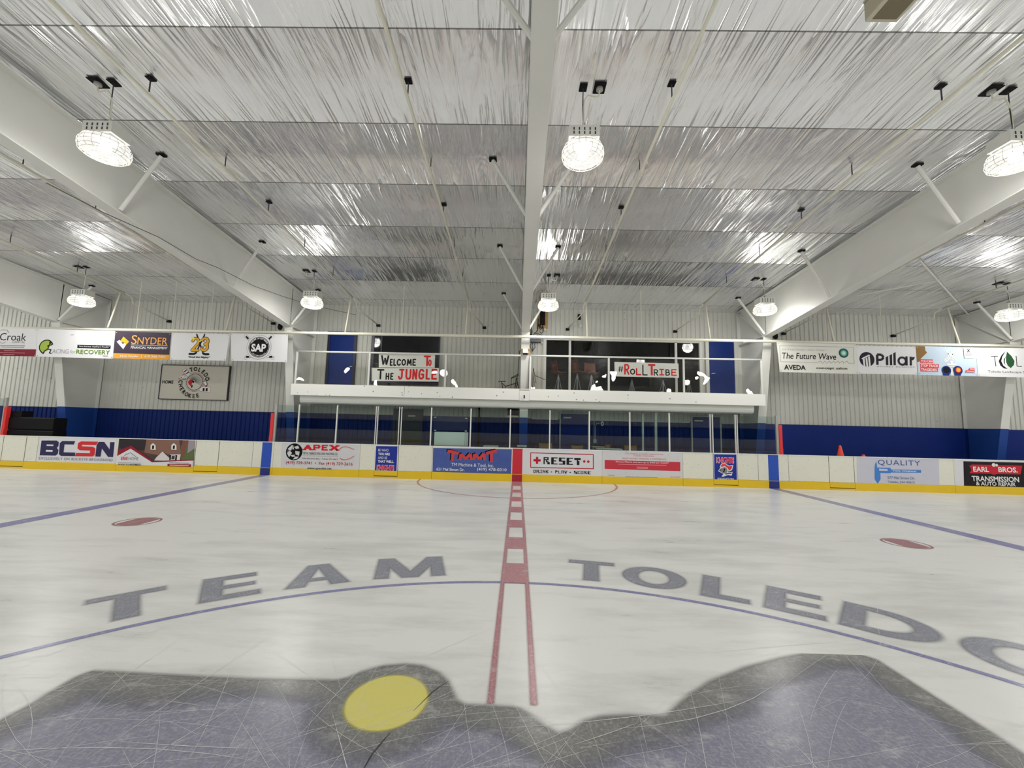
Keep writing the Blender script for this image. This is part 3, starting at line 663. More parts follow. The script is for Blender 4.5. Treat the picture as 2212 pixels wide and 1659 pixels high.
# ================================================================== BOARDS
def bX(px): return float(at_y(px, 975+.0249*px, YB)[0])
BOXL, BOXR = bX(589), bX(1682)
def board(name, label, px0, px1, cat='rink board', seams=(), group='white rink boards', gate=False, capmat=None, kickcol=KICK):
    x0, x1 = bX(px0)+.004, bX(px1)-.004; t = thing(name, label, cat, ((x0+x1)/2, YB+.03, 0), group)
    rec = .0
    MB().box(x0, x1, YB, YB+.05, .232, 1.0).build('panel', BOARD, t)
    if gate:
        MB().box(x0, x1, YB-.010, YB+.05, .075, .228).build('kick_plate', KICK, t); MB().box(x0-.004, x1+.004, YB-.008, YB+.05, 0, .055).build('threshold', KICK, t)
        mb = MB().box(x0-.005, x0+.004, YB-.003, YB+.02, .06, 1.0).box(x1-.004, x1+.005, YB-.003, YB+.02, .06, 1.0).box(x0, x1, YB-.004, YB+.02, .055, .075)
        mb.build('gate_edge', BLACK, t)
    else: MB().box(x0, x1, YB-.010, YB+.05, 0, .228).build('kick_plate', KICK, t)
    inbox = x0 > BOXL-.2 and x1 < BOXR+.2
    MB().box(x0, x1, YB-.012, YB+.055, 1.0, 1.018).build('cap_rail', WHITEB, t)
    if inbox: MB().box(x0, x1, YB+.056, YB+.20, .985, 1.022).build('ledge', NAVY, t)
    if seams:
        mb = MB()
        for s in seams: mb.box(bX(s)-.004, bX(s)+.004, YB-.0015, YB+.01, .235, 1.0)
        mb.build('panel_seam', mat('seam', (.10, .095, .08, 1), .6), t)
    return t
def sheet_on(t, m, zm, corners, name='ad_sheet', Y=YB-.002):
    s = Sheet(Y, zm); s.poly(name, m, corners); return s

board('rink_board', 'plain white board section cut by the left edge of the photo', -140, 4)
board('rink_gate', 'plain white gate in the boards next to the navy and red letters ad', 4, 54, 'rink gate', gate=True, group='plain gates in the boards')
Z = zoom(0, 900, 4.809)
t = board('rink_board', 'white board section with a big navy and red four-letter ad', 54, 254, seams=(80,))
s = sheet_on(t, SHEETW, Z, [(410, 214), (1215, 226), (1193, 491), (386, 478)])
NV = ink('navy', 52, 48, 82); RD = ink('red', 196, 50, 55); GYT = ink('midgrey', 120, 120, 126)
def slab(key, m, pts): s.poly(key, m, pts)
slab('lettering:b', NV, [(432, 248), (590, 248), (612, 265), (608, 305), (592, 325), (608, 345), (603, 385), (580, 405), (412, 402)])
slab('letter_hole', SHEETW, [(487, 288), (556, 290), (554, 306), (484, 304)]); slab('letter_hole', SHEETW, [(480, 345), (549, 347), (546, 366), (476, 364)])
slab('lettering:c', NV, [(650, 252), (783, 254), (768, 290), (672, 288), (662, 370), (785, 373), (778, 410), (635, 408), (613, 390), (622, 275)])
slab('lettering_red', RD, [(845, 256), (1022, 260), (1000, 295), (855, 292), (852, 308), (965, 312), (992, 330), (985, 395), (965, 414), (776, 411), (795, 377), (935, 380), (938, 352), (830, 349), (806, 330), (812, 275)])
slab('lettering:n', NV, [(1005, 296), (1028, 262), (1085, 263), (1140, 340), (1146, 265), (1192, 266), (1176, 420), (1125, 419), (1060, 330), (1046, 416), (992, 414)])
s.text('tagline', GYT, 'EXCLUSIVELY ON BUCKEYE BROADBAND', 790, 441, 768, 26, space=1.15)
s.done(t)
t = board('rink_board', 'white board section with a brick house picture ad', 254, 421)
s = sheet_on(t, ink('dusk', 78, 62, 62), Z, [(1238, 228), (2028, 240), (2008, 520), (1206, 496)])
s.poly('house_picture', ink('night', 52, 46, 50), [(1238, 228), (1520, 232), (1500, 350), (1240, 330)])
s.poly('house_picture:roof', ink('brickroof', 128, 96, 84), [(1525, 234), (1862, 239), (1882, 388), (1740, 392), (1690, 362), (1640, 400), (1500, 372)])
s.poly('house_picture:green', ink('leafgreen', 92, 104, 66), [(1880, 300), (1970, 250), (2027, 245), (2016, 452), (1880, 450)])
s.poly('house_picture:trunk', ink('trunk', 122, 78, 68), [(1900, 242), (1955, 242), (1910, 420), (1875, 420)])
s.poly('house_picture:lilac', ink('lilac', 150, 140, 150), [(1960, 245), (2026, 245), (2022, 330), (1950, 380)])
for dx in (1592, 1808): 
    s.poly('dormer', W_, [(dx-27, 342), (dx-25, 295), (dx, 275), (dx+27, 297), (dx+28, 345)]); s.rect('dormer_window', K_, dx, 318, 20, 36)
s.poly('gable', ink('palegable', 205, 200, 200), [(1605, 455), (1625, 425), (1690, 362), (1762, 428), (1768, 460)]); s.poly('gable', ink('palegable', 205, 200, 200), [(1768, 392), (1880, 390), (1870, 455), (1765, 458)])
s.rect('shutter', K_, 1802, 425, 78, 52); s.rect('window_print', W_, 1802, 425, 44, 46); s.rect('window_pane_print', DARK, 1802, 425, 34, 36)
s.poly('red_roof_band', ink('maroon', 140, 34, 50), [(1234, 350), (1372, 300), (1590, 462), (2012, 446), (2012, 456), (1586, 474), (1362, 330), (1220, 410)])
s.poly('white_field', SHEETW, [(1220, 410), (1362, 332), (1584, 474), (2012, 456), (2007, 520), (1206, 496)])
s.stroke('roof_line', K_, [(1292, 412), (1312, 396), (1312, 388), (1322, 388), (1322, 392), (1360, 374), (1420, 418)], 4)
s.text('lettering_red', RD, 'ERIE', 1298, 434, 72, 30, bold=.03); s.text('lettering_grey', GYT, 'HOME', 1392, 436, 102, 30)
s.text('tagline', K_, 'ROOF TO BASEMENT', 1355, 497, 240, 14, bold=.02); s.rect('tagline_rule', GYT, 1350, 480, 240, 3); s.rect('red_tab', ink('maroon', 140, 34, 50), 1868, 505, 245, 24); s.rect('red_tab_text', W_, 1868, 505, 200, 6); s.rect('tagline_rule', GYT, 1868, 481, 205, 5)
s.done(t)
board('rink_gate', 'plain white gate in the boards just right of the house picture ad', 421, 472, 'rink gate', gate=True, group='plain gates in the boards')
def stripe(t, xc, m, md):
    MB().box(xc-.1525, xc+.1525, YB-.004, YB+.01, .215, 1.019).build('line_stripe', m, t); MB().box(xc-.1525, xc+.1525, YB-.013, YB+.01, .0, .215).build('line_stripe', md, t)
t = board('rink_board', 'plain white board section ending in the left blue stripe', 472, 590, seams=(545,)); stripe(t, -BLX, BSTR, BSTRD)
Z = zoom(540, 900, 6.144)
t = board('rink_board', 'white board section with red slab letters and a round black welder emblem', 590, 777)
s = sheet_on(t, SHEETG, Z, [(427, 345), (1458, 362), (1440, 727), (406, 693)])
s.disc('emblem', K_, 587, 467, 110)
for q in ([(500, 430), (560, 375), (575, 385), (540, 450)], [(490, 480), (530, 455), (560, 480), (520, 540)], [(590, 400), (640, 385), (655, 420), (610, 430)], [(600, 455), (660, 465), (650, 520), (605, 500)], [(560, 420), (580, 400), (585, 440)], [(540, 510), (590, 505), (600, 530), (560, 535)], [(600, 530), (650, 530), (625, 560), (570, 568)]):
    s.poly('emblem_relief', SHEETG, q)
for k in range(9): s.stroke('emblem_line', SHEETG, [(495+k*10, 455-k*9), (520+k*9, 475-k*8)], 3)
ARD = ink('apexred', 196, 34, 44)
for ch, a, b in (('A', 708, 822), ('P', 838, 935), ('E', 950, 1045), ('X', 1060, 1175)):
    dy = (a-708)*.012; s.hand('lettering_red', ARD, ch, a, b, 366+dy, 450+dy, 25, serif=True, sq=True, ty=17)
s.text('lettering_black', K_, 'METAL FABRICATING AND MACHINE CO.', 937, 491, 460, 33)
s.rect('rule', GYT, 935, 524, 470, 3); s.text('address', K_, '5324 Enterprise Blvd. • Toledo, OH 43612', 930, 562, 470, 24)
s.text('phone', ink('apexmaroon', 170, 50, 58), '(419) 729-3741  •  Fax (419) 729-2616', 920, 624, 886, 50, bold=.008); s.text('web_address', K_, 'www.apexfab.net', 922, 690, 326, 36, bold=.01)
for pl in ([(1192, 432), (1220, 408), (1258, 398), (1300, 404), (1340, 418), (1386, 438)], [(1195, 550), (1225, 570), (1262, 574), (1310, 562), (1350, 545), (1388, 520)]):
    s.stroke('stitching', RD, pl, 4)
    for i in range(len(pl)-1):
        for k in (0, .33, .66):
            x = pl[i][0]*(1-k)+pl[i+1][0]*k; y = pl[i][1]*(1-k)+pl[i+1][1]*k; s.stroke('stitching', RD, [(x-4, y-8), (x+4, y+8)], 3)
s.done(t)
board('rink_board', 'narrow plain white board section left of the blue gate with white words', 777, 809.5)
t = board('rink_gate', 'board gate with a blue poster of white words over red letters', 809.5, 860, 'rink gate', gate=True, group='gates with blue posters')
KB = ink('posterblue', 38, 54, 140); KR = ink('posterred', 214, 60, 76)
s = sheet_on(t, W_, Z, [(1666, 376), (1966, 382), (1950, 745), (1648, 738)]); s.poly('poster', KB, [(1674, 390), (1958, 394), (1943, 739), (1656, 733)])
for tx, cy, w, b in (('BE WHO', 445, 136, 0), ('YOU ARE', 496, 156, .035), ('AND BE', 546, 122, 0), ('THAT WELL.', 596, 212, .035)): s.text('lettering', W_, tx, 1702+w/2-(cy-445)*.03, cy, w, 34, bold=b)
s.text('team_word_edge', W_, 'KNIGHTS', 1798, 680, 232, 78, bold=.045); s.text('team_word', KR, 'KNIGHTS', 1798, 680, 224, 70, bold=.03)
s.done(t)
board('rink_board', 'plain white board section between the worded blue gate and the wide blue ad', 860, 933)
Z = zoom(900, 900, 5.267)
t = board('rink_board', 'board section with a wide blue ad of red letters, ending in the red center stripe', 933, 1128); stripe(t, 0.0, RED, mat('dark_red', (.42, .006, .03, 1), .35))
s = sheet_on(t, mat('tmblue', (.05, .095, .36, 1), .3, vary=.22), Z, [(188, 356), (1083, 371), (1075, 655), (180, 640)])
TR = ink('tmred', 190, 66, 70)
for key, m, dx, dy in (('lettering_shadow', K_, -13, -10), ('lettering_red', TR, 0, 0)):
    for pl in ([(352, 395), (405, 398), (480, 420)], [(415, 405), (405, 505)], [(493, 493), (505, 425), (558, 482), (612, 424), (622, 492)], [(652, 492), (660, 425), (714, 482), (764, 420), (776, 495)], [(790, 420), (850, 402), (912, 390)], [(850, 405), (852, 518)]):
        s.stroke(key, m, [(a+dx, b+dy) for a, b in pl], 33, round_=False)
s.text('lettering_white', W_, 'TM Machine & Tool, Inc.', 635, 553, 480, 42); s.text('lettering_white', W_, '621 Mel Simon Dr.', 385, 600, 320, 32, bold=.015); s.text('lettering_white', W_, '(419) 478-0310', 855, 606, 336, 42, bold=.01)
s.done(t)
t = board('rink_board', 'white board section with black pixel letters in a red frame', 1128, 1300.5)
s = sheet_on(t, SHEETW, Z, [(1200, 364), (2110, 382), (2110, 690), (1198, 676)]); RR = ink('resetred', 176, 34, 48)
for a, b in (((1298, 412), (2010, 431)), ((2010, 431), (2010, 593)), ((2010, 593), (1298, 577)), ((1298, 577), (1298, 412))): s.stroke('red_frame', RR, [a, b], 10)
s.rect('plus_mark', RR, 1370, 497, 82, 26); s.rect('plus_mark', RR, 1370, 497, 26, 78); s.pixel('lettering', ink('charcoal', 36, 38, 42, 1), 'RESET', 1443, 1866, 506, 80); s.disc('dot', RR, 1907, 510, 14); s.disc('dot', RR, 1953, 512, 14)
s.pixel('tagline', K_, 'DRINK . PLAY . SCORE', 1328, 1980, 630, 34); s.done(t)
Z = zoom(1280, 900, 5.027)
t = board('rink_board', 'white board section with a pale ad crossed by a wide red band of text', 1300.5, 1475)
s = sheet_on(t, SHEETG, Z, [(106, 372), (978, 392), (976, 690), (110, 660)]); CR = ink('cslred', 188, 58, 72)
s.text('lettering_red', CR, 'CSL Plasma proudly supports the', 560, 407, 414, 20); s.text('lettering_red', CR, 'Toledo Cherokee', 555, 425, 222, 16); s.text('lettering_red', CR, 'MAKE MONEY MAKING A DIFFERENCE', 560, 458, 482, 17)
s.poly('red_band', CR, [(132, 470), (952, 493), (952, 592), (132, 567)])
s.text('lettering_white', W_, 'Donate Plasma and earn up to $400 per month*', 540, 498, 576, 20, bold=.01)
for cx, cy, w, h in ((540, 523, 525, 5), (540, 549, 122, 5), (540, 562, 120, 5)): s.rect('small_print', ink('pinkprint', 225, 150, 158), cx, cy, w, h)
s.rect('small_print_grey', GYT, 530, 657, 350, 6); s.rect('small_print_grey', GYT, 205, 636, 70, 6); s.text('lettering_red', CR, 'CSL PLASMA', 898, 656, 112, 15); s.done(t)
board('rink_board', 'plain white board section left of the blue gate with the helmet poster', 1475, 1541)
t = board('rink_gate', 'board gate with a blue poster of a grey plumed helmet', 1541, 1593.5, 'rink gate', gate=True, group='gates with blue posters')
s = sheet_on(t, W_, Z, [(1312, 395), (1570, 400), (1577, 712), (1319, 706)]); s.poly('poster', KB, [(1319, 408), (1561, 412), (1567, 703), (1324, 698)])
s.text('team_word_edge', W_, 'KNIGHTS', 1440, 474, 192, 66, bold=.045); s.text('team_word', KR, 'KNIGHTS', 1440, 474, 184, 58, bold=.03)
s.poly('plume_edge', W_, [(1380, 548), (1395, 512), (1432, 505), (1478, 530), (1528, 526), (1514, 580), (1480, 596), (1462, 566), (1430, 542), (1398, 560)])
s.poly('plume', KR, [(1390, 540), (1402, 518), (1432, 512), (1476, 538), (1518, 534), (1506, 572), (1482, 586), (1466, 560), (1432, 534), (1402, 546)])
s.poly('helmet_edge', W_, [(1362, 592), (1382, 560), (1430, 536), (1468, 560), (1474, 606), (1520, 600), (1508, 642), (1470, 634), (1415, 652), (1398, 650), (1420, 622)])
s.poly('helmet', ink('helmgrey', 128, 130, 136), [(1374, 588), (1390, 564), (1430, 545), (1460, 564), (1464, 602), (1436, 618), (1410, 612), (1390, 600)])
s.poly('visor', K_, [(1374, 580), (1400, 572), (1402, 578), (1376, 588)]); s.poly('visor', K_, [(1428, 560), (1440, 565), (1428, 606), (1414, 604)]); s.poly('collar', KB, [(1440, 616), (1512, 607), (1505, 620), (1440, 628)])
s.text('web_address', W_, 'SFSKNIGHTS.ORG', 1443, 676, 178, 20, bold=.01); s.done(t)
t = board('rink_board', 'plain white board section ending in the right blue stripe', 1593.5, 1682, seams=(1638,)); stripe(t, BLX, BSTR, BSTRD)
board('rink_board', 'plain white board section just right of the right blue stripe', 1682, 1791, seams=(1703.7,))
board('rink_gate', 'plain white gate in the boards left of the blue caliper ad', 1791, 1845.5, 'rink gate', gate=True, group='plain gates in the boards')
Z = zoom(1660, 900, 4.007)
t = board('rink_board', 'white board section with a pale ad of a blue caliper', 1845.5, 2061)
s = sheet_on(t, LAV, Z, [(765, 350), (1473, 368), (1480, 610), (768, 597)]); QB = ink('calblue', 70, 124, 196); QD = ink('qualityblue', 70, 92, 150)
s.text('lettering_blue', QD, 'QUALITY', 1130, 403, 366, 52, bold=.008, space=1.15)
s.poly('caliper', QB, [(922, 410), (934, 388), (940, 440), (1058, 444), (1058, 457), (1320, 462), (1320, 486), (1058, 484), (1058, 490), (968, 488), (970, 540), (948, 578), (942, 578), (918, 540), (918, 440)])
s.poly('caliper_scale', LAV, [(955, 450), (1030, 453), (1030, 470), (958, 468)]); s.text('caliper_words', W_, 'TOOL COMPANY', 1178, 472, 210, 13, bold=.02)
s.text('address', QD, '577 Mel Simon Dr.', 1148, 530, 236, 24); s.text('address', QD, 'Toledo, OH 43612', 1148, 568, 232, 22); s.done(t)
t = board('rink_board', 'board section with a black ad, white words and red ribbon, at right', 2061, 2330)
s = sheet_on(t, SHEETW, Z, [(1612, 366), (2680, 390), (2680, 632), (1616, 612)]); s.poly('ad_ground', ink('adblack', 34, 32, 36), [(1686, 386), (2500, 404), (2500, 628), (1692, 610)]); ER = ink('ribbonred', 184, 40, 54)
s.poly('ribbon', ER, [(1738, 425), (1762, 415), (2196, 424), (2180, 500), (1740, 490), (1756, 460)]); s.disc('heart', ER, 1946, 458, 44); s.disc('glove', W_, 1948, 418, 16); s.disc('glove', W_, 1972, 420, 12)
s.text('lettering', W_, 'EARL', 1838, 456, 136, 44, bold=.03); s.text('lettering', W_, 'BROS.', 2070, 460, 166, 46, bold=.03); s.text('lettering', W_, 'TRANSMISSION', 1962, 540, 408, 46, bold=.025); s.text('lettering', W_, '& AUTO REPAIR', 1966, 582, 342, 34, bold=.02); s.done(t)
MB().box(bX(2330), 31, YB, YB+.05, 0, 1.02).box(-31, bX(-140), YB, YB+.05, 0, 1.02).build('trim_2', BOARD, kind='structure')

# ---- glass and posts on the boards
YG = YB+.085; ZG = 2.20; ZC = 1.022
ORD = ['first', 'second', 'third', 'fourth', 'fifth', 'sixth', 'seventh', 'eighth', 'ninth', 'tenth', 'eleventh', 'twelfth', 'thirteenth', 'fourteenth', 'fifteenth', 'sixteenth']
posts = [(648, 874), (730, 876), (814, 876), (818, 876), (864, 877), (869, 877), (933, 880), (1018, 883), (1103, 885), (1188, 888), (1273, 891), (1360, 892), (1445, 893), (1533, 893), (1538, 893), (1587, 895), (1591, 895)]
px_x = []
for (px, py) in posts: px_x.append(float(at_y(px, py, YG)[0]))
def stake(x, dia=.032): return MB().box(x-dia/2, x+dia/2, YG-.025, YG+.03, ZC, ZG)
for i, x in enumerate(px_x):
    w = .022 if i in (2, 3, 4, 5, 13, 14, 15, 16) else .036
    o = MB().box(x-w/2, x+w/2, YG-.03, YG+.03, ZC-.01, ZG).build('glass_post', ALU)
    tag(o, 'white upright glass post on the boards, %s from the left end of the box glass' % (ORD[i] if i < 16 else 'seventeenth'), 'post', 'glass posts on the boards')
edges = [BOXL-.02] + px_x + [BOXR+.0]
pn = 0
for a, b in zip(edges[:-1], edges[1:]):
    if b-a < .2: continue
    o = MB().box(a+.02, b-.02, YG-.006, YG+.006, ZC, ZG-.03).build('rink_glass', GLASS); tag(o, 'clear rink glass pane, %s from the left end of the boxes' % ORD[pn], 'glass pane', 'rink glass panes'); pn += 1
o = MB().box(-18, float(at_y(15, 862, YG)[0])-.05, YG-.006, YG+.006, ZC, ZG-.03).build('rink_glass', GLASS); tag(o, 'clear rink glass pane at the very left edge beside the red pad', 'glass pane', 'rink glass panes')
for lab, (a, b), (c, d) in (('grey end post with red padding left of the players box glass', (598, 875), (592, 890)), ('grey end post with red padding right of the players box glass', (1677, 900), (1686, 920)), ('grey end post with red padding at the left edge of the photo', (15, 862), (18, 880))):
    x = float(at_y(a, b, YG)[0]); xp = float(at_y(c, d, YG)[0])
    t = thing('padded_post', lab, 'post', (x, YG, 1.0), 'red padded glass ends'); MB().box(x-.035, x+.035, YG-.03, YG+.035, ZC-.01, ZG).build('post', GREYALU, t)
    sg = 1 if xp > x else -1
    if lab.endswith('left of the players box glass'): sg = -1
    p = MB(); xa, xb = x+sg*.037, x+sg*.125; p.box(xa, xb, YG-.06, YG+.05, 1.2, 1.915).box(xa, xb, YG-.07, YG+.06, ZC, 1.2); p.build('red_pad', REDP, t)

# ================================================================== PIPES
YP = 12.70
t = thing('sprinkler_main', 'long cream pipe running across the hall under the roof, carrying the banners', 'pipe', (0, YP, 4.45))
MB().tube([(-19, YP, 4.41), (0, YP, 4.48), (19, YP, 4.50)], .046, 10).build('pipe', CREAM, t, smooth=True)
for px in (625, 877, 1213, 1607): 
    x = float(at_y(px, 725+.0155*(px-600), YP)[0]); MB().tube([(x-.05, YP, 4.48), (x+.05, YP, 4.48)], .056, 10).build('coupling', CREAM, t)
for px, py in ((293, 632), (370, 622), (452, 628), (868, 632), (1385, 640), (1905, 650), (1785, 672)):
    q = at_roof(px, py); x = float(at_y(px, 725, YP)[0]); MB().tube([(x, YP, roof_z(YP)-.01), (x, YP, 4.5)], .011, 6).build('hanger_rod', CREAM, t)
PIPX = [2.10+3.81*k for k in (-4, -3, -2, -1, 0, 1, 2, 3)]
PLAB = ['far left beyond the left steel frame', 'behind the left steel frame', 'right of the left steel frame', 'left of the middle steel frame', 'right of the middle steel frame', 'left of the right steel frame', 'behind the right steel frame', 'far right beyond the right steel frame']
for x, lb in zip(PIPX, PLAB):
    t = thing('sprinkler_pipe', 'cream sprinkler pipe running down the roof slope, ' + lb, 'pipe', (x, 12.9, 5.7), 'sprinkler branch pipes')
    zp = lambda y: roof_z(y)-.24
    MB().tube([(x, -1, zp(1)), (x, 7.0, zp(7.0)), (x, 13.1, zp(13.1))], .026, 8).build('pipe', CREAM, t, smooth=True)
    MB().tube([(x, 12.98, zp(12.98)), (x, 12.86, 5.2), (x, YP, 4.5)], .028, 8).build('riser', CREAM, t, smooth=True)
    sx = 1 if x < 2 else -1
    MB().tube([(x, 13.1, zp(13.1)), (x+sx*.02, 13.35, zp(13.2)-.05), (x+sx*.03, 13.4, zp(13.2)-.25), (x+sx*.10, 13.6, zp(13.2)-.33), (x+sx*.42, 14.44, 5.18)], .019, 8).build('tail_pipe', CREAM, t, smooth=True)
    MB().box(x+sx*.42-.06, x+sx*.42+.06, 14.40, 14.49, 5.12, 5.20).build('sprinkler_head', BLACK, t)
    for y in (5.45, 7.05, 8.4, 9.95, 11.6): MB().tube([(x, y, zp(y)+.02), (x, y, zp(y)+.235)], .010, 5).build('hanger', DARK, t)
    for y in (5.45, 8.4): MB().box(x-.05, x+.05, y-.05, y+.05, roof_z(y)-.02, roof_z(y)-.006).build('ceiling_cutout', BLACK, t)
    for y in (7.0, 10.3): MB().tube([(x, y-.06, zp(y-.06)), (x, y+.06, zp(y+.06))], .036, 8).build('coupling', CREAM, t)
# thin cable along the left frame
pts = [at_x(*q, -7.2) for q in ((100, 395), (225, 460), (342, 512), (424, 560), (470, 578), (549, 618), (610, 640))] + [at_y(643, 650, 13.3), at_y(699, 665, 14.0), at_y(768, 680, 14.4)]
o = MB().tube([tuple(p) for p in pts], .007, 5).build('hanging_cable', DARK); tag(o, 'thin dark cable strung along the left steel frame', 'cable')
# box unit at the ceiling
q0 = at_roof(1868.8, 10); q1 = at_y(1869, 47.6, q0[1]); q2 = at_y(1933, 47, q0[1])
t = thing('air_box', 'beige box with a grille underside fixed to the roof lining at the top right', 'ceiling unit', (float(q0[0]), float(q0[1]), float(q0[2])))
x0, x1, y1, z0 = float(q1[0]), float(q2[0])+.02, float(q0[1]), float(q1[2])
MB().prism_x([(y1-1.3, z0+.02), (y1, z0+.02), (y1, roof_z(y1)-.005), (y1-1.3, roof_z(y1-1.3)-.005)], x0, x1).build('casing', BEIGE, t)
MB().box(x0, x1, y1-1.3, y1, z0, z0+.02).build('frame', mat('beige_rim', (.58, .55, .42, 1), .5), t); MB().box(x0+.05, x1-.04, y1-1.25, y1-.04, z0-.006, z0).build('grille', GRILLE, t)
for lb, ra, rb in (('pale rod running diagonally down the roof lining between the two right steel frames', (1986, 557), (2095, 680)), ('thin pale rod crossing the roof lining behind the right steel frame', (1850, 635), (2030, 600))):
    a, b = at_roof(*ra), at_roof(*rb); o = MB().tube([(a[0], a[1], a[2]-.06), (b[0], b[1], b[2]-.06)], .022, 6).build('roof_rod', WHITE); tag(o, lb, 'rod', 'rods under the roof lining')
# dome cameras at the knees
for px, py, X, lb in ((605, 707, -7.446, 'left'), (1675, 727, 7.79, 'right')):
    q = at_y(px, py, 12.85); t = thing('dome_camera', 'black dome camera under the knee of the %s steel frame' % lb, 'camera', (float(q[0]), 12.85, float(q[2])), 'dome cameras')
    MB().lathe([(.0, .10), (.06, .10), (.075, .02), (.07, -.03), (.045, -.075), (0, -.09)], (q[0], 12.85, q[2]), 16).build('dome', BLACK, t, smooth=True)
    MB().bar((q[0], 12.85, q[2]+.07), (X+(.11 if lb == 'right' else -.11), 12.85, 4.72), .03, .03).build('mount', GREYALU, t)

# ================================================================== BALCONY
BX0, BX1 = -7.22, 7.66
t = thing('balcony', 'white fronted balcony over the players boxes', 'balcony', (0, 13.6, 2.5))
xm = .172
MB().box(BX0, -3.62, YD-.02, YD+.04, 2.50, 2.845).build('fascia', WHITEB, t); MB().box(-3.61, xm-.16, YD-.02, YD+.04, 2.50, 2.845).build('fascia', WHITEB, t); MB().box(xm+.16, BX1, YD-.02, YD+.04, 2.50, 2.845).build('fascia', WHITEB, t)
MB().box(xm-.155, xm+.155, YD-.035, YD+.05, 2.485, 2.80).build('fascia_plate', WHITEB, t)
MB().box(BX0, BX1, YD-.005, YD+.07, 2.83, 2.86).build('top_trim', mat('cream_trim', (.74, .72, .62, 1), .5), t)
MB().box(BX0+.02, BX1-.02, YD+.05, YW-.01, 2.60, ZD).build('deck', mat('deck', (.30, .29, .27, 1), .7), t)
MB().prism_x([(13.10, 2.52), (13.10, 2.36), (13.13, 2.29), (13.20, 2.255), (13.30, 2.255), (13.33, 2.29), (13.33, 2.52)], BX0+.2, BX1-.25).build('support_beam', mat('grey_white_beam', (.78, .79, .75, 1), .5, speck=.06, speck_scale=9), t)
mb = MB(); x = BX0+.45
while x < BX1-.5: mb.box(x, x+.05, YD+.05, 13.3, 2.525, 2.60); x += .36
mb.build('deck_rib', WHITE, t)
MB().box(BX0+.2, BX1-.25, 13.12, 13.16, 2.521, 2.60).build('deck_gap', BLACK, t)
# rail
t = thing('balcony_railing', 'white pipe railing with clear panels along the balcony front', 'railing', (0, YD+.06, 2.86))
YR = YD+.07; rz = lambda x: 3.93 + .003*x
for a, b in ((BX0+.08, xm-.14), (xm+.16, BX1-.03)): MB().tube([(a, YR, rz(a)), (b, YR, rz(b))], .030, 8).build('top_rail', WHITE, t, smooth=True)
RP = [(640, 757, 840), (797, 760, 845), (962, 765, 850), (1145, 768, 850), (1315, 770, 850), (1477, 772, 850), (1645, 775, 860)]
rx = [float(at_y(a, (b+c)/2, YR)[0]) for a, b, c in RP]
for x in rx: MB().box(x-.028, x+.028, YR-.02, YR+.02, 2.86, rz(x)).build('post', WHITE, t)
for a, b in zip(rx[:-1], rx[1:]):
    cuts = [(a, b)] if not (a < xm < b) else [(a, xm-.15), (xm+.2, b)]
    for c, d in cuts: 
        if d-c > .1: MB().box(c+.03, d-.03, YR-.003, YR+.003, 2.865, 3.90).build('panel', ACRYL, t)
# hand-lettered paper banners tied behind the rail
YS = YR+.035
def paper(label, corners, group='hand lettered paper banners'):
    t = thing('paper_banner', label, 'banner', (*[float(v) for v in (at_y(*Zb(*corners[0]), YS))],), group); s = Sheet(YS, Zb)
    q = [s.P(*c) for c in corners]; MB().prism_y(q[::-1], YS, YS+.004).build('paper', PAPER, t); s.layer = 1; return t, s
INKK = ink('marker', 14, 14, 16, 1); INKR = ink('markerred', 206, 36, 40)
Zb = zoom(640, 680, 6.506)
t, s = paper('white paper banner lettered WELCOME TO in black and red on the balcony rail', [(1160, 532), (1950, 556), (1945, 743), (1160, 738)])
s.hand('lettering_black', INKK, 'W', 1185, 1302, 566, 706, 25)
for ch, a, b in (('E', 1312, 1355), ('L', 1362, 1405), ('C', 1408, 1470), ('O', 1474, 1542), ('M', 1550, 1622), ('E', 1630, 1682)): s.hand('lettering_black', INKK, ch, a, b, 618, 716, 19)
s.hand('lettering_red', INKR, 'T', 1785, 1888, 572, 722, 26); s.hand('lettering_red', INKR, 'O', 1850, 1902, 626, 722, 18); s.done(t)
t, s = paper('white paper banner lettered THE JUNGLE below the welcome sheet', [(1058, 742), (1110, 746), (2005, 748), (2000, 940), (1060, 930)])
s.hand('lettering_black', INKK, 'T', 1128, 1232, 760, 908, 25)
for ch, a, b in (('H', 1252, 1305), ('E', 1318, 1365)): s.hand('lettering_black', INKK, ch, a, b, 815, 914, 19)
for ch, a, b in (('J', 1425, 1515), ('U', 1530, 1615), ('N', 1625, 1700), ('G', 1710, 1795), ('L', 1815, 1880), ('E', 1895, 1978)): s.hand('lettering_red', INKR, ch, a, b, 758, 912, 27)
s.done(t)
Zb = zoom(1160, 680, 6.506)
t, s = paper('white paper banner with hashtag and red and black letters on the rail', [(1088, 662), (1988, 685), (1995, 886), (1092, 865)])
for ch, a, b, c, d, m, w in (('#', 1138, 1216, 715, 805, INKK, 11), ('R', 1225, 1300, 690, 842, INKR, 22), ('O', 1305, 1382, 755, 842, INKK, 17), ('L', 1390, 1466, 748, 850, INKR, 20), ('L', 1480, 1556, 700, 852, INKK, 17), ('T', 1560, 1666, 690, 852, INKR, 28), ('R', 1640, 1705, 765, 858, INKK, 15), ('I', 1716, 1788, 758, 852, INKR, 18), ('B', 1805, 1868, 765, 856, INKK, 16), ('E', 1886, 1966, 762, 858, INKR, 18)):
    s.hand('lettering_red' if m is INKR else 'lettering_black', m, ch, a, b, c, d, w)
s.done(t)

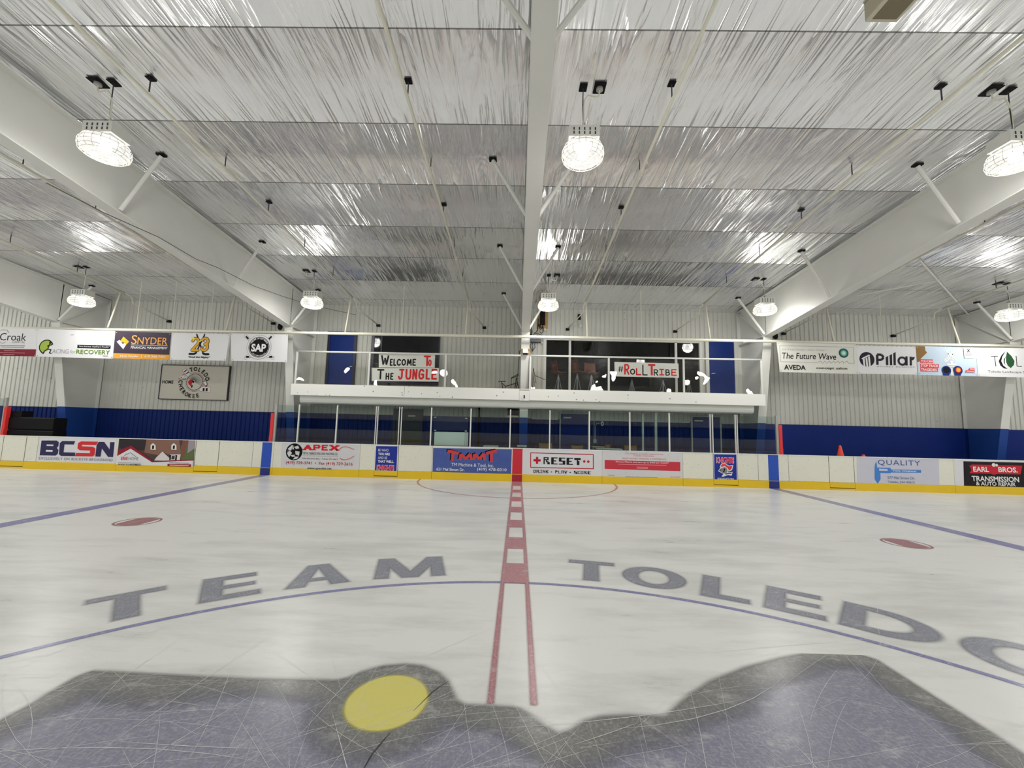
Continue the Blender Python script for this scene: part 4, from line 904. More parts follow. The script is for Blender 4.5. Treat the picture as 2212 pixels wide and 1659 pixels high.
# ---- wall openings on the balcony
def door(n, x0, x1, z0, z1, frame_m, leaf_m, label, knob=None, fw=.09, Y=YW, hardware=None):
    d = MB().box(x0, x1, Y-.04, Y-.005, z0, z1).build('door_%d' % n, leaf_m, kind='structure'); d['label'] = label
    MB().box(x0-fw, x0, Y-.07, Y-.003, z0, z1+fw).box(x1, x1+fw, Y-.07, Y-.003, z0, z1+fw).box(x0, x1, Y-.07, Y-.003, z1, z1+fw).build('door_frame', frame_m, d)
    if knob:
        mb = MB(); mb.tube([(knob[0], Y-.04, knob[1]), (knob[0], Y-.10, knob[1])], .02, 8); mb.tube([(knob[0], Y-.10, knob[1]), (knob[0]+knob[2], Y-.10, knob[1])], .016, 8); mb.build('door_handle', CHROME, d)
    if hardware: MB().box(hardware[0], hardware[1], Y-.10, Y-.04, hardware[2], hardware[2]+.05).build('door_closer', GREYALU, d)
    return d
q = lambda px, py: at_y(px, py, YW-.06)
door(1, float(q(711, 770)[0]), float(q(763, 770)[0]), ZD, 4.82, NAVY, DOORB, 'blue door at the left end of the balcony', (float(q(757, 792)[0]), float(q(757, 792)[2]), .08))
door(2, float(q(1532, 790)[0]), float(q(1587, 790)[0]), ZD, 4.83, WHITE, DOORB, 'blue door at the right end of the balcony', (float(q(1538, 807)[0]), float(q(1538, 807)[2]), .09), fw=.11)
# window 1: dark pane in a navy frame
wx0, wx1 = float(q(803, 740)[0]), float(q(950, 740)[0]); wz0, wz1 = 3.05, 4.86
w = MB().box(wx0+.10, wx1-.04, YW-.05, YW-.035, wz0+.1, wz1-.08).build('window_1', mat('dark_pane', (.008, .009, .011, 1), .05, spec=.3), kind='structure'); w['label'] = 'dark window behind the welcome banner'
MB().box(wx0, wx0+.10, YW-.07, YW-.003, wz0, wz1).box(wx1-.04, wx1, YW-.07, YW-.003, wz0, wz1).box(wx0+.10, wx1-.04, YW-.07, YW-.003, wz1-.08, wz1).box(wx0+.10, wx1-.04, YW-.07, YW-.003, wz0, wz0+.1).build('window_frame', NAVY, w)
MB().box(wx0+.34, wx0+.37, YW-.062, YW-.052, wz0+.1, wz1-.08).build('mullion', NAVY, w)
o = MB().box(float(q(812, 830)[0]), float(q(842, 830)[0]), YW-.3, YW-.02, ZD, ZD+.36).build('low_cabinet', mat('dark_brown', (.03, .02, .017, 1), .5)); tag(o, 'low dark brown cabinet on the balcony floor under the jungle banner', 'cabinet')
# window 2: glazed front of a dark room
w = MB().box(W2X0, W2X1, YW-.004, YW+.004, W2Z0, W2Z1).build('window_2', WINGL, kind='structure'); w['label'] = 'wide glazed front of the dark lounge on the balcony'
mb = MB()
for px in (1231, 1461): x = float(q(px, 780)[0]); mb.box(x-.04, x+.04, YW-.05, YW-.006, W2Z0, W2Z1)
mb.box(W2X0-.10, W2X0, YW-.05, YW+.04, W2Z0, W2Z1+.06).box(W2X1, W2X1+.10, YW-.05, YW+.04, W2Z0, W2Z1+.06).box(W2X0, W2X1, YW-.05, YW-.006, W2Z1-.02, W2Z1+.05)
mb.build('window_frame', WHITE, w)
mb = MB()
for px in (1288, 1345, 1404, 1452): x = float(at_y(px, 745, 16.3)[0]); mb.box(x-.09, x+.09, 16.3, 16.4, 3.7, 5.2)
mb.build('mullion', BLACK, w)
mb = MB(); X0, X1 = W2X0-.3, W2X1+.3
MB().box(X0, X1, 17.4, 17.5, 2.5, 5.6).build('wall_lounge_back', ROOMD, kind='structure'); MB().box(X0-.05, X0, YW+.11, 17.5, 2.5, 5.6).build('wall_lounge_left', ROOMD, kind='structure'); MB().box(X1, X1+.05, YW+.11, 17.5, 2.5, 5.6).build('wall_lounge_right', ROOMD, kind='structure')
MB().box(X0, X1, YW+.1, 17.5, 5.5, 5.6).build('ceiling_lounge', ROOMD, kind='structure'); MB().box(X0, X1, YW+.1, 17.5, 2.55, ZD-.002).build('floor_lounge', ROOMD, kind='structure')
# bar stools in the lounge
def make_stool(label, x, y, rz, seat_z, m=STOOL):
    t = thing('bar_stool', label, 'stool', (0, 0, 0), 'bar stools in the lounge')
    h = seat_z-ZD; prof = [(-.22, -.005), (-.19, -.015), (-.05, -.03), (.10, -.02), (.17, .03), (.21, .14), (.235, .30), (.25, .40)]
    vs, fs = [], []; n = 9
    for (u, z) in prof:
        for k in range(n):
            a = (k/(n-1)-.5)*2; wdt = .23-.04*max(0, (z-.1))
            vs.append((a*wdt, u - .05*a*a*(1 if z > .05 else 0), h+z+.05*a*a*(1 if z < .1 else .3)))
    for i in range(len(prof)-1):
        for k in range(n-1): fs.append((i*n+k, i*n+k+1, (i+1)*n+k+1, (i+1)*n+k))
    o2 = len(vs); vs2 = [(p[0], p[1]+.018, p[2]-.03) for p in vs]; fs2 = [tuple(i+o2 for i in f[::-1]) for f in fs]
    rim = list(range(n)) + [i*n+n-1 for i in range(1, len(prof))] + [(len(prof)-1)*n+k for k in range(n-2, -1, -1)] + [i*n for i in range(len(prof)-2, 0, -1)]
    fs3 = [(rim[i], rim[(i+1) % len(rim)], rim[(i+1) % len(rim)]+o2, rim[i]+o2) for i in range(len(rim))]
    MB().add(vs+vs2, fs+fs2+fs3).build('shell_seat', m, t, smooth=True)
    MB().tube([(0, 0, h-.05), (0, 0, .34)], .022, 8).build('stem', CHROME, t)
    MB().tube([(.16*math.cos(2*PI*k/20), .16*math.sin(2*PI*k/20), .30) for k in range(21)], .011, 6, cap=False).build('foot_ring', CHROME, t)
    for a in (45, 135, 225, 315): 
        c, s_ = math.cos(math.radians(a)), math.sin(math.radians(a)); MB().tube([(.02*c, .02*s_, h-.12), (.13*c, .13*s_, .30), (.23*c, .23*s_, .0)], .011, 6).build('leg', CHROME, t)
    t.location = (x, y, ZD); t.rotation_euler = (0, 0, rz); return t
for px, py, rz, lb in ((1206, 806, 2.0, 'brown shell bar stool nearest the middle frame, seen from the side'), (1247, 804, 2.2, 'second brown shell bar stool from the middle frame, turned a little forward'), (1278, 806, .25, 'brown shell bar stool seen from the back, left of the hashtag banner')):
    p = at_y(px, py, 14.95); make_stool(lb, float(p[0]), 14.95, rz, float(p[2]))
DST = mat('dark_vinyl', (.03, .022, .02, 1), .5)
for px, rz, lb in ((1365, 2.6, 'dark stool with pale metal legs under the hashtag banner, nearer the middle'), (1432, .6, 'dark stool with pale metal legs under the right end of the hashtag banner'), (1488, 1.2, 'dark stool with pale metal legs right of the window post')):
    p = at_y(px, 808, 15.1); make_stool(lb, float(p[0]), 15.1, rz, 3.55, DST)
# folded table frames leaning on the balcony
def frame_thing(name, label, cat, strokes, Y, r=.014, m=BLACK):
    mb = MB()
    for st in strokes: mb.tube([tuple(at_y(*zz(*p), Y+(dy if False else 0))) for p in st], r, 6)
    o = mb.build(name, m); return tag(o, label, cat)
zz = zoom(960, 640, 6.914)
frame_thing('folded_table', 'black metal table frame folded on its side on the balcony', 'table', [[(805, 1272), (918, 1272)], [(848, 1272), (878, 1395)], [(862, 1300), (915, 1345), (898, 1395)], [(915, 1345), (1010, 1315), (1090, 1295)]], 13.6)
frame_thing('folded_table', 'tall black metal frame leaning beside the middle column on the balcony', 'table', [[(992, 1395), (1000, 1215), (1112, 1160)], [(1005, 1225), (1110, 1180)], [(1050, 1395), (1072, 1210)], [(1072, 1210), (1112, 1380)], [(1068, 1300), (1100, 1290), (1060, 1395)]], 13.75)
frame_thing('music_stand', 'thin black tripod stand leaning at the left end of the lounge front', 'stand', [[(1330, 1070), (1368, 1300)], [(1330, 1070), (1318, 1395)], [(1355, 1185), (1510, 1248)]], 14.2, .010)
o = MB().tube([tuple(at_y(*zz(*p), 13.9)) for p in ((1335, 1190), (1365, 1398))], .025, 6).build('grey_pole', GREYALU); tag(o, 'grey pole leaning beside the black tripod stand', 'pole')
# middle column gear
zc = zoom(1100, 640, 10.37)
def R3(x0, y0, x1, y1, Y): a = at_y(*zc(x0, y0), Y); b = at_y(*zc(x1, y1), Y); return float(a[0]), float(b[0]), float(b[2]), float(a[2])
t = thing('wifi_unit', 'white wireless unit on a plywood plate on the middle column', 'network device', (xm, 13.0, 3.9)); YY = col_y(3.95)
x0, x1, z0, z1 = R3(268, 1175, 455, 1290, YY); MB().box(x0, x1, YY-.05, YY-.02, z0, z1).build('plate', WOOD, t)
x0, x1, z0, z1 = R3(305, 1190, 415, 1320, YY); mb = MB().box(x0, x1, YY-.12, YY-.05, z0+.05, z1); mb.build('casing', W_, t); MB().box(x0+.008, x1-.008, YY-.125, YY-.06, z0, z0+.05).build('connector', BLACK, t)
for sx, e in ((-1, 215), (1, 490)): MB().tube([tuple(at_y(*zc(*p), YY-.05)) for p in ((360-sx*90, 1185), ((360-sx*90+e)/2 if False else e, 1230), (e-5*sx, 1270))], .007, 5).build('cable', BLACK, t)
t = thing('wiring_board', 'plywood board with a black electrical box and hanging cables beside the middle column', 'electrical board', (.7, YW, 5.0))
x0, x1, z0, z1 = R3(630, 400, 865, 720, YW-.05); MB().box(x0, x1, YW-.04, YW-.005, z0, z1+.1).build('plate', WOOD, t)
x0, x1, z0, z1 = R3(690, 380, 800, 640, YW-.1); MB().box(x0, x1, YW-.14, YW-.04, z0, z1+.1).build('black_box', BLACK, t)
for pl in ([(660, 500), (640, 640), (635, 760)], [(705, 640), (690, 720), (650, 640)], [(750, 640), (745, 700), (690, 760), (680, 700)], [(655, 620), (700, 690), (740, 690)], [(640, 760), (600, 800), (560, 830)], [(760, 680), (760, 800), (720, 830), (670, 790)]): MB().tube([tuple(at_y(*zc(*p), YW-.09)) for p in pl], .012, 5).build('cable', BLACK, t)
x0, x1, z0, z1 = R3(775, 700, 835, 790, YW-.06); MB().lathe([(0, 0), (.05, 0), (.05, .03), (0, .03)], ((x0+x1)/2, YW-.03, (z0+z1)/2), 16, axis='y').build('round_dial', WHITE, t)
t = thing('cable_box', 'dark violet network box with dangling cables under the wiring board', 'network device', (.5, YW, 4.6))
x0, x1, z0, z1 = R3(480, 955, 718, 1030, YW-.1); MB().box(x0, x1, YW-.16, YW-.01, z0, z1).build('box', mat('violet_box', (.06, .055, .11, 1), .4), t)
for pl in ([(500, 1030), (470, 1120), (500, 1200), (520, 1240)], [(540, 1030), (510, 1100), (530, 1160), (520, 1230)], [(580, 1030), (570, 1100), (585, 1140), (530, 1200)], [(480, 880), (470, 760), (490, 680), (500, 560)], [(495, 880), (505, 760), (500, 660)], [(545, 870), (560, 830), (640, 830), (750, 890)], [(500, 700), (520, 800), (465, 900)]): MB().tube([tuple(at_y(*zc(*p), YW-.12)) for p in pl], .010, 5).build('cable', BLACK, t)
MB().tube([tuple(at_y(*zc(*p), YW-.12)) for p in ((510, 340), (515, 600), (535, 900))], .012, 5).build('cable', CREAM, t)
MB().lathe([(0, .03), (.03, .01), (.03, -.02), (0, -.03)], tuple(at_y(*zc(732, 1040), YW-.12)), 10).build('lamp_bulb', W_, t)
t = thing('wall_speaker', 'small black wall fixture with a round white horn above the lounge windows', 'speaker', (2.0, YW, 5.1))
x0, x1, z0, z1 = R3(1540, 405, 1600, 525, YW-.05); MB().box(x0, x1, YW-.08, YW-.01, z0, z1).build('bracket', BLACK, t)
p = at_y(*zc(1597, 672), YW-.06); MB().lathe([(0, .02), (.03, .02), (.06, .05), (.062, .05), (.035, 0), (0, 0)], (p[0], YW-.06, p[2]), 18, axis='y').build('horn', WHITE, t); MB().tube([tuple(at_y(*zc(*p_), YW-.05)) for p_ in ((1545, 530), (1480, 580), (1490, 640), (1550, 660))], .006, 5).build('cable', CREAM, t)
o = MB().tube([tuple(at_y(*q_, 13.3)) for q_ in ((1123, 757), (1120, 790), (1118, 815), (1114, 835))], .009, 5).build('hanging_cable', BLACK); tag(o, 'black cable hanging down left of the middle column behind the rail', 'cable')
o = MB().box(xm+.13, xm+.20, 13.1, 13.2, ZD+.14, 3.95).build('cable_duct', BLACK); tag(o, 'black vertical duct on the right side of the middle column', 'duct')
t = thing('emergency_light', 'small white and black lamp on the fascia plate of the middle column', 'emergency light', (xm, YD-.04, 2.62)); p = at_y(1131, 857, YD-.05)
MB().box(p[0]-.06, p[0]-.0, YD-.07, YD-.035, p[2]-.05, p[2]+.05).build('casing', W_, t); MB().box(p[0]+.0, p[0]+.04, YD-.065, YD-.035, p[2]-.045, p[2]+.05).build('lens', BLACK, t)

# ================================================================== UNDER THE BALCONY
uq = lambda px, py: at_y(px, py, YW-.06)
door(3, float(uq(852, 930)[0])+.02, float(uq(908, 930)[0])-.02, 0, 2.10, NAVY, mat('dark_door', (.012, .013, .018, 1), .35), 'dark door left of the white board under the balcony', None, hardware=(float(uq(882, 901)[0]), float(uq(898, 901)[0]), 1.93))
TRIMW = mat('pale_trim', (.55, .58, .54, 1), .5)
door(4, float(uq(1211, 930)[0]), float(uq(1270, 930)[0]), 0, 2.16, TRIMW, BLUE2, 'blue door behind the box glass, right of the middle column', None, fw=.04, hardware=(float(uq(1217, 904)[0]), float(uq(1234, 904)[0]), 2.0))
door(5, float(uq(1496, 930)[0]), float(uq(1556, 930)[0]), 0, 2.16, TRIMW, BLUE2, 'blue door behind the box glass, near the helmet gate', None, fw=.04, hardware=(float(uq(1500, 911)[0]), float(uq(1518, 911)[0]), 2.0))
MB().box(xm+.3, float(uq(1209, 930)[0])-.05, YW-.035, YW-.004, 1.94, 1.985).box(float(uq(1272, 930)[0])+.05, float(uq(1494, 930)[0])-.05, YW-.035, YW-.004, 1.94, 1.985).box(float(uq(1558, 930)[0])+.05, 7.5, YW-.035, YW-.004, 1.94, 1.985).build('trim_3', TRIMW, kind='structure')
t = thing('coach_board', 'white marker board below a dark blue panel behind the box glass', 'board', (-1.8, YG+.12, 1.2)); Yk = YG+.10
zk = zoom(860, 830, 7.373)
def R4(x0, y0, x1, y1, Y): a = at_y(*zk(x0, y0), Y); b = at_y(*zk(x1, y1), Y); return float(a[0]), float(b[0]), float(b[2]), float(a[2])
x0, x1, z0, z1 = R4(565, 512, 1110, 745, Yk); MB().box(x0, x1, Yk, Yk+.012, z0, z1).build('blue_panel', mat('navy_panel', (.006, .008, .075, 1), .25), t)
x0, x1, z0, z1 = R4(580, 755, 1108, 985, Yk); MB().box(x0, x1, Yk, Yk+.015, max(z0, 1.0), z1).build('white_panel', mat('marker_board', (.78, .84, .82, 1), .25), t)
MB().box(x1-.10, x1-.085, Yk-.003, Yk, 1.02, z1).box(x1-.045, x1-.03, Yk-.003, Yk, 1.02, z1).build('edge_strip', GREYALU, t)
for a, b in ((590, 525), (1085, 542), (590, 735), (1080, 746)): p = at_y(*zk(a, b), Yk); MB().box(p[0]-.035, p[0]+.035, Yk-.006, Yk, p[2]-.012, p[2]+.012).build('clip', W_, t)
t = thing('wall_monitor', 'black screen on a bracket under the balcony, left of the middle column', 'screen', (-.35, 13.5, 2.1)); x0, x1, z0, z1 = R4(1745, 378, 1920, 500, 13.4)
MB().box(x0, x1, 13.4, 13.46, z0, z1).build('screen', BLACK, t); MB().box(x0-.05, x1, 13.40, 13.55, z0-.035, z0-.01).build('shelf', TRIMW, t)
o = MB().tube([(float(at_y(1035, 890, 14.3)[0]), 14.3, 2.5), (float(at_y(1035, 890, 14.3)[0])+.02, 14.3, .0)], .035, 8).build('standpipe', BLACK); tag(o, 'black vertical pipe under the balcony, right of the white board', 'pipe')
zu = zoom(1140, 840, 7.373)
for (a, b, h), lb in (((1830, 395, 960), 'thin grey-green post of the inner partition, nearer the middle'), ((2036, 372, 985), 'thicker pale green post of the inner partition')):
    p = at_y(*zu(a, b), 13.55); w2 = .028 if a < 2000 else .036
    o = MB().box(p[0]-w2, p[0]+w2, 13.52, 13.58, 0, p[2]).build('partition_post', mat('greenish_post', (.50, .56, .52, 1), .4)); tag(o, lb + ' behind the box glass', 'post', 'inner partition posts')
t = thing('electrical_outlet', 'grey switch box with conduit on the blue wall behind the box glass', 'electrical box', (2.6, YW, 1.2))
p = at_y(*zu(1070, 833), YW-.08); MB().box(p[0]-.055, p[0]+.055, YW-.10, YW-.01, p[2]-.07, p[2]+.07).build('box', mat('grey_green', (.36, .40, .36, 1), .5), t)
p2 = at_y(*zu(1065, 505), YW-.08); MB().tube([(p[0]-.02, YW-.04, p[2]), (p[0]-.02, YW-.04, p2[2]+.3)], .012, 6).build('conduit', GREYALU, t)
p3 = at_y(*zu(1130, 545), YW-.08); MB().tube([(p[0]+.02, YW-.04, p[2]), (p[0]+.02, YW-.04, p3[2]-.12), (p[0]+.06, YW-.04, p3[2]-.02), (p3[0]+.08, YW-.04, p3[2])], .012, 6).build('conduit', GREYALU, t)
t = thing('wall_device', 'small white oval device on the blue wall right of the conduit', 'wall device', (3.0, YW, 1.9)); p = at_y(*zu(1190, 553), YW-.06)
MB().prism_y([(p[0]+.06*math.cos(a)*(.8), p[2]+.08*math.sin(a)) for a in [2*PI*k/16 for k in range(16)]], YW-.05, YW-.01).build('casing', W_, t); MB().box(p[0]-.015, p[0]+.015, YW-.055, YW-.05, p[2]-.035, p[2]+.03).build('slot', BLACK, t)
# chairs and tables in the boxes: only their tops show over the boards
def box_chair(label, x0, x1, zt, y):
    xc = (x0+x1)/2; w = (x1-x0)/2; t = thing('bench_chair', label, 'chair', (xc, y, 0), 'chairs in the penalty boxes')
    n = 8; vs, fs = [], []
    for k in range(n+1):
        a = (k/n-.5)*2; yy = y+.05*a*a
        for dy in (0, .02): vs += [(xc+a*w, yy+dy, zt-.26), (xc+a*w*1.02, yy+dy+.03, zt+.02*a*a)]
    for k in range(n):
        i = 4*k; j = 4*k+4; fs += [(i, j, j+1, i+1), (i+2, i+3, j+3, j+2), (i+1, j+1, j+3, i+3), (i, i+2, j+2, j)]
    fs += [(0, 1, 3, 2), (4*n, 4*n+2, 4*n+3, 4*n+1)]
    MB().add(vs, fs).build('backrest', TANW, t, smooth=False)
    MB().box(xc-w, xc+w, y-.42, y+.02, zt-.42, zt-.38).build('seat', TANW, t)
    for sx in (-1, 1):
        MB().tube([(xc+sx*(w-.03), y+.03, zt-.2), (xc+sx*(w-.03), y+.05, 0)], .013, 6).build('leg', CHROME, t); MB().tube([(xc+sx*(w-.03), y-.38, zt-.4), (xc+sx*(w-.03), y-.42, 0)], .013, 6).build('leg', CHROME, t)
for (a, c, b), lb in (((182, 388, 872), 'tan wooden chair back just right of the middle column'), ((702, 885, 908), 'tan wooden chair back in front of the blue door'), ((1240, 1325, 893), 'tan wooden chair back partly behind the pale table'), ((1552, 1745, 908), 'tan wooden chair back beside the inner partition posts')):
    y = 13.75; x0 = float(at_y(*zu(a, b), y)[0]); x1 = float(at_y(*zu(c, b), y)[0]); box_chair(lb, x0, x1, float(at_y(*zu((a+c)/2, b), y)[2]), y)
def box_table(label, px0, px1, py, y):
    a = at_y(px0, py, y); b = at_y(px1, py, y); t = thing('score_table', label, 'table', (float(a[0]+b[0])/2, y, 0), 'tables in the boxes'); z = float(a[2]+b[2])/2
    MB().box(a[0], b[0], y-.01, y+.38, z-.03, z).build('tabletop', mat('pale_laminate', (.62, .66, .63, 1), .4), t)
    for x in (a[0]+.05, b[0]-.05):
        for yy in (y+.04, y+.33): MB().tube([(x, yy, z-.03), (x, yy, 0)], .015, 6).build('leg', GREYALU, t)
box_table('pale table edge seen over the boards above the wide blue ad', 1044, 1076, 963.3, 13.15)
box_table('pale table edge seen over the boards at the foot of the middle column', 1117, 1138, 962.6, 13.1)
box_table('pale table with its near edge over the pixel letter ad', 1291, 1345, 969.3, 13.1)
box_table('pale table further back beside the switch box', 1280, 1308, 964.5, 14.0)
# cones on a shelf behind the boards
t = thing('storage_bench', 'white storage bench hidden behind the right boards, under the orange cones', 'bench', (11, 13.5, 0)); MB().box(9.6, 12.2, 13.2, 13.9, .78, .82).build('top', WHITE, t)
for x in (9.7, 12.1): MB().box(x-.04, x+.04, 13.25, 13.85, 0, .78).build('leg', WHITE, t)
def cone(label, px, py, y, hgt):
    p = at_y(px, py, y); x = float(p[0]); zb_ = .82; t = thing('traffic_cone', label, 'traffic cone', (x, y, zb_), 'orange traffic cones'); h = float(p[2])-zb_
    MB().lathe([(.14, .03), (.125, .03), (.03, h-.01), (.02, h), (0, h)], (x, y, zb_), 20).build('body', CONE, t, smooth=True); MB().box(x-.16, x+.16, y-.16, y+.16, zb_, zb_+.03).build('base', CONE, t)
cone('orange traffic cone standing up behind the right boards', 1814.5, 962, 13.45, .45); cone('orange cone of which only the tip shows over the right boards', 1865, 981.5, 13.45, .3)
# dark stack behind the far left boards
t = thing('stacked_mats', 'dark stack of padded mats behind the boards at the far left', 'mats', (-14.9, 13.6, 0)); zl = zoom(0, 840, 10.055)
def R5(x0, y0, x1, y1, Y): a = at_y(*zl(x0, y0), Y); b = at_y(*zl(x1, y1), Y); return float(a[0]), float(b[0]), float(b[2]), float(a[2])
x0, x1, z0, z1 = R5(235, 600, 1190, 1000, 12.96); n = 4; zt = z1
for k in range(n):
    za = zt*k/n+.0; zb2 = zt*(k+1)/n-.015; MB().prism_x([(12.93, za+.03), (12.93, zb2-.03), (12.96, zb2), (13.30, zb2), (13.33, zb2-.03), (13.33, za+.03), (13.30, za), (12.96, za)], x0-.12, x1-.02*k).build('mat', BLACK, t)
x0, x1, z0, z1 = R5(100, 470, 480, 600, 13.0); MB().box(x0+.05, x1, 12.98, 13.3, zt-.013, z1).build('mat', BLACK, t)

# ================================================================== HANGING BANNERS
YN = YP-.062
def banner(label, zm, corners, m, group='sponsor banners on the pipe'):
    s = Sheet(YN, zm); q = [s.P(*c) for c in corners]; t = thing('hanging_banner', label, 'banner', (float(sum(p[0] for p in q)/4), YN, float(q[0][1])), group)
    ar = sum(q[i-1][0]*q[i][1]-q[i][0]*q[i-1][1] for i in range(len(q)))
    MB().prism_y(q if ar > 0 else q[::-1], YN, YN+.006).build('sheet', m, t)
    for (x, z), (dx, dz) in zip(q[:4], ((.04, -.04), (-.04, -.04), (-.04, .04), (.04, .04))): MB().lathe([(.014, 0), (.014, .004), (0, .004)], (x+dx, YN-.001, z+dz), 10, axis='y').build('grommet', GREYALU, t)
    return t, s
Z1 = zoom(0, 700, 6.9125); Z2 = zoom(300, 700, 6.506)
t, s = banner('white banner with a maroon strip and thin black serif word, cut by the left edge', Z1, [(-620, 45), (556, 70), (535, 486), (-640, 470)], VINYL)
s.poly('maroon_strip', ink('maroon2', 118, 28, 44), [(-640, 362), (540, 378), (530, 484), (-640, 468)]); s.text('lettering', K_, 'Croak', 197, 192, 395, 112); s.text('small_lettering', GYT, 'CAPITAL', 278, 270, 200, 30)
s.stroke('state_outline', K_, [(0, 95), (45, 85), (110, 90), (118, 112), (136, 130)], 4); s.stroke('state_outline', K_, [(0, 265), (20, 282), (45, 290), (85, 265)], 4)
for cy, w in ((322, 380), (345, 350)): s.rect('small_print', GYT, 185, cy, w, 9)
for cy, w, cx in ((398, 160, 145), (430, 380, 190), (457, 170, 135)): s.rect('strip_print', ink('pinkish', 190, 120, 130), cx, cy, w, 9)
s.done(t)
t, s = banner('white banner with a green half disc runner and green word', Z1, [(558, 70), (1722, 104), (1682, 517), (540, 486)], VINYL)
GN = ink('limegreen', 150, 170, 70); GD = ink('wordgreen', 96, 128, 44)
s.disc('runner_disc_edge', K_, 690, 340, 108, n=30, a0=20, a1=260); s.disc('runner_disc', GN, 690, 340, 92, n=30, a0=18, a1=250)
s.poly('runner_disc', GN, [(690, 250), (760, 290), (720, 390), (650, 425), (690, 340)])
for pl in ([(745, 300), (725, 345), (712, 375)], [(740, 310), (765, 315), (788, 298)], [(712, 375), (765, 385), (738, 432), (765, 438)], [(712, 375), (668, 402), (640, 440)], [(738, 312), (712, 330)]): s.stroke('runner', K_, pl, 15)
s.disc('runner', K_, 752, 280, 17)
s.text('lettering_grey', ink('thin_grey', 150, 150, 156), 'ACING', 905, 408, 246, 66); s.text('lettering_grey', ink('thin_grey', 150, 150, 156), 'for', 1090, 414, 82, 52)
s.poly('black_bar', K_, [(1160, 308), (1656, 322), (1650, 372), (1155, 358)]); s.text('bar_lettering', W_, '"With Sobriety, Anything is Possible"', 1408, 341, 462, 27, shear=.2); s.text('lettering_green', GD, 'RECOVERY', 1393, 418, 502, 64, bold=.015)
s.rect('small_print', GYT, 1572, 477, 80, 7); s.rect('small_print', GYT, 1083, 162, 50, 5); s.done(t)
Z3 = zoom(0, 540, 3.19)
t, s = banner('purple-black banner with a gold diamond mark and an orange strip', Z3, [(797, 560), (1180, 572), (1163, 756), (778, 746)], ink('plum', 62, 52, 66))
s.poly('orange_strip', ink('amber', 214, 152, 56), [(780, 711), (1167, 722), (1163, 756), (778, 746)])
OR = ink('amberletter', 226, 160, 84)
s.poly('diamond', ink('gold', 206, 160, 40), [(825, 632), (852, 597), (890, 632), (862, 662), (862, 640)]); s.poly('diamond_white', W_, [(805, 632), (825, 620), (846, 648), (862, 640), (868, 655), (850, 684)])
s.text('lettering_orange', OR, 'S', 926, 618, 38, 62); s.text('lettering_orange', OR, 'NYDER', 1052, 627, 206, 48, bold=.004)
for cx in (950, 1153): pass
s.rect('rule', W_, 1030, 657, 252, 3); s.text('lettering_white', W_, 'FINANCIAL MANAGEMENT', 1030, 674, 254, 17, bold=.015); s.text('strip_lettering', W_, 'Nick Snyder  |  419-308-7454', 986, 736, 314, 20, bold=.01); s.done(t)
t, s = banner('white banner with gold number over two crossed black hockey sticks', Z2, [(470, 122), (1278, 142), (1220, 516), (440, 500)], VINYL)
GO = ink('gold23', 208, 156, 50)
def stick(key, m, pts, w): s.stroke(key, m, pts, w)
stick('hockey_stick', K_, [(815, 148), (905, 415)], 20); stick('hockey_stick', K_, [(925, 150), (800, 410)], 20); stick('hockey_stick', K_, [(903, 412), (930, 425), (978, 425)], 30); stick('hockey_stick', K_, [(800, 408), (770, 420), (712, 420)], 30)
for ch, a, b in (('2', 722, 850), ('3', 852, 980)): s.hand('number_edge', K_, ch, a, b, 178, 390, 44)
for ch, a, b in (('2', 729, 843), ('3', 859, 973)): s.hand('number', GO, ch, a, b, 185, 383, 30)
s.text('initials', K_, 'G', 916, 238, 26, 30, bold=.03, shear=.2); s.text('initials', K_, 'V', 912, 322, 32, 34, bold=.03, shear=.2)
s.poly('star', ink('yellow', 220, 210, 60), [(735, 178), (760, 190), (778, 168), (776, 198), (806, 210), (776, 214), (770, 238), (756, 212)]); s.poly('star', ink('yellow', 220, 210, 60), [(840, 238), (868, 232), (880, 215), (880, 240), (856, 250)])
s.text('lettering', K_, '"Small But Mighty"', 848, 468, 306, 32, bold=.025, shear=.15); s.done(t)
t, s = banner('white banner with a black puck emblem over crossed sticks', Z2, [(1290, 127), (2096, 146), (2080, 536), (1300, 516)], VINYL)
for a, b in (((1500, 170), (1880, 480)), ((1870, 170), (1500, 478))):
    s.stroke('stick_halo', GYT, [a, b], 46)
for a, b in (((1500, 170), (1880, 480)), ((1870, 170), (1500, 478))): s.stroke('stick_halo_fill', VINYL, [a, b], 40)
for pl in ([(1512, 180), (1545, 212)], [(1860, 180), (1825, 214)]): s.stroke('stick_grip', K_, pl, 24); 
for pl in ([(1548, 214), (1600, 262)], [(1822, 216), (1780, 255)], [(1600, 425), (1575, 460), (1500, 462)], [(1785, 425), (1815, 460), (1890, 462)]): s.stroke('stick_shaft_edge', K_, pl, 24); s.stroke('stick_shaft', W_, pl, 17)
s.disc('puck_halo', GYT, 1690, 325, 172); s.disc('puck_halo_fill', VINYL, 1690, 325, 168); s.disc('puck', K_, 1690, 325, 146); s.disc('puck_ring', W_, 1690, 325, 137, 133)
s.rect('blade_tape', K_, 1530, 461, 42, 26); s.rect('blade_tape', K_, 1856, 461, 42, 26)
s.text('lettering', W_, 'SAP', 1686, 335, 206, 112, bold=.04); s.arc('arc_lettering', W_, 'FOREVER IN OUR HEARTS', 1690, 325, 122, -62, 62, 19, bold=.02, wf=.9)
for k in range(11): 
    a = math.radians(135+k*9); s.disc('arc_lettering', W_, 1690+120*math.sin(a), 325-120*math.cos(a), 6)
s.done(t)
Z4 = zoom(1660, 700, 7.373)
t, s = banner('off-white salon banner with a teal ball and wave line', Z4, [(130, 287), (1392, 322), (1428, 796), (182, 764)], OFFW)
for pl in ([(195, 600), (176, 345), (1352, 368), (1366, 628), (1270, 626)], [(195, 600), (780, 614), (830, 588)]): s.stroke('border_line', GYT, pl, 5)
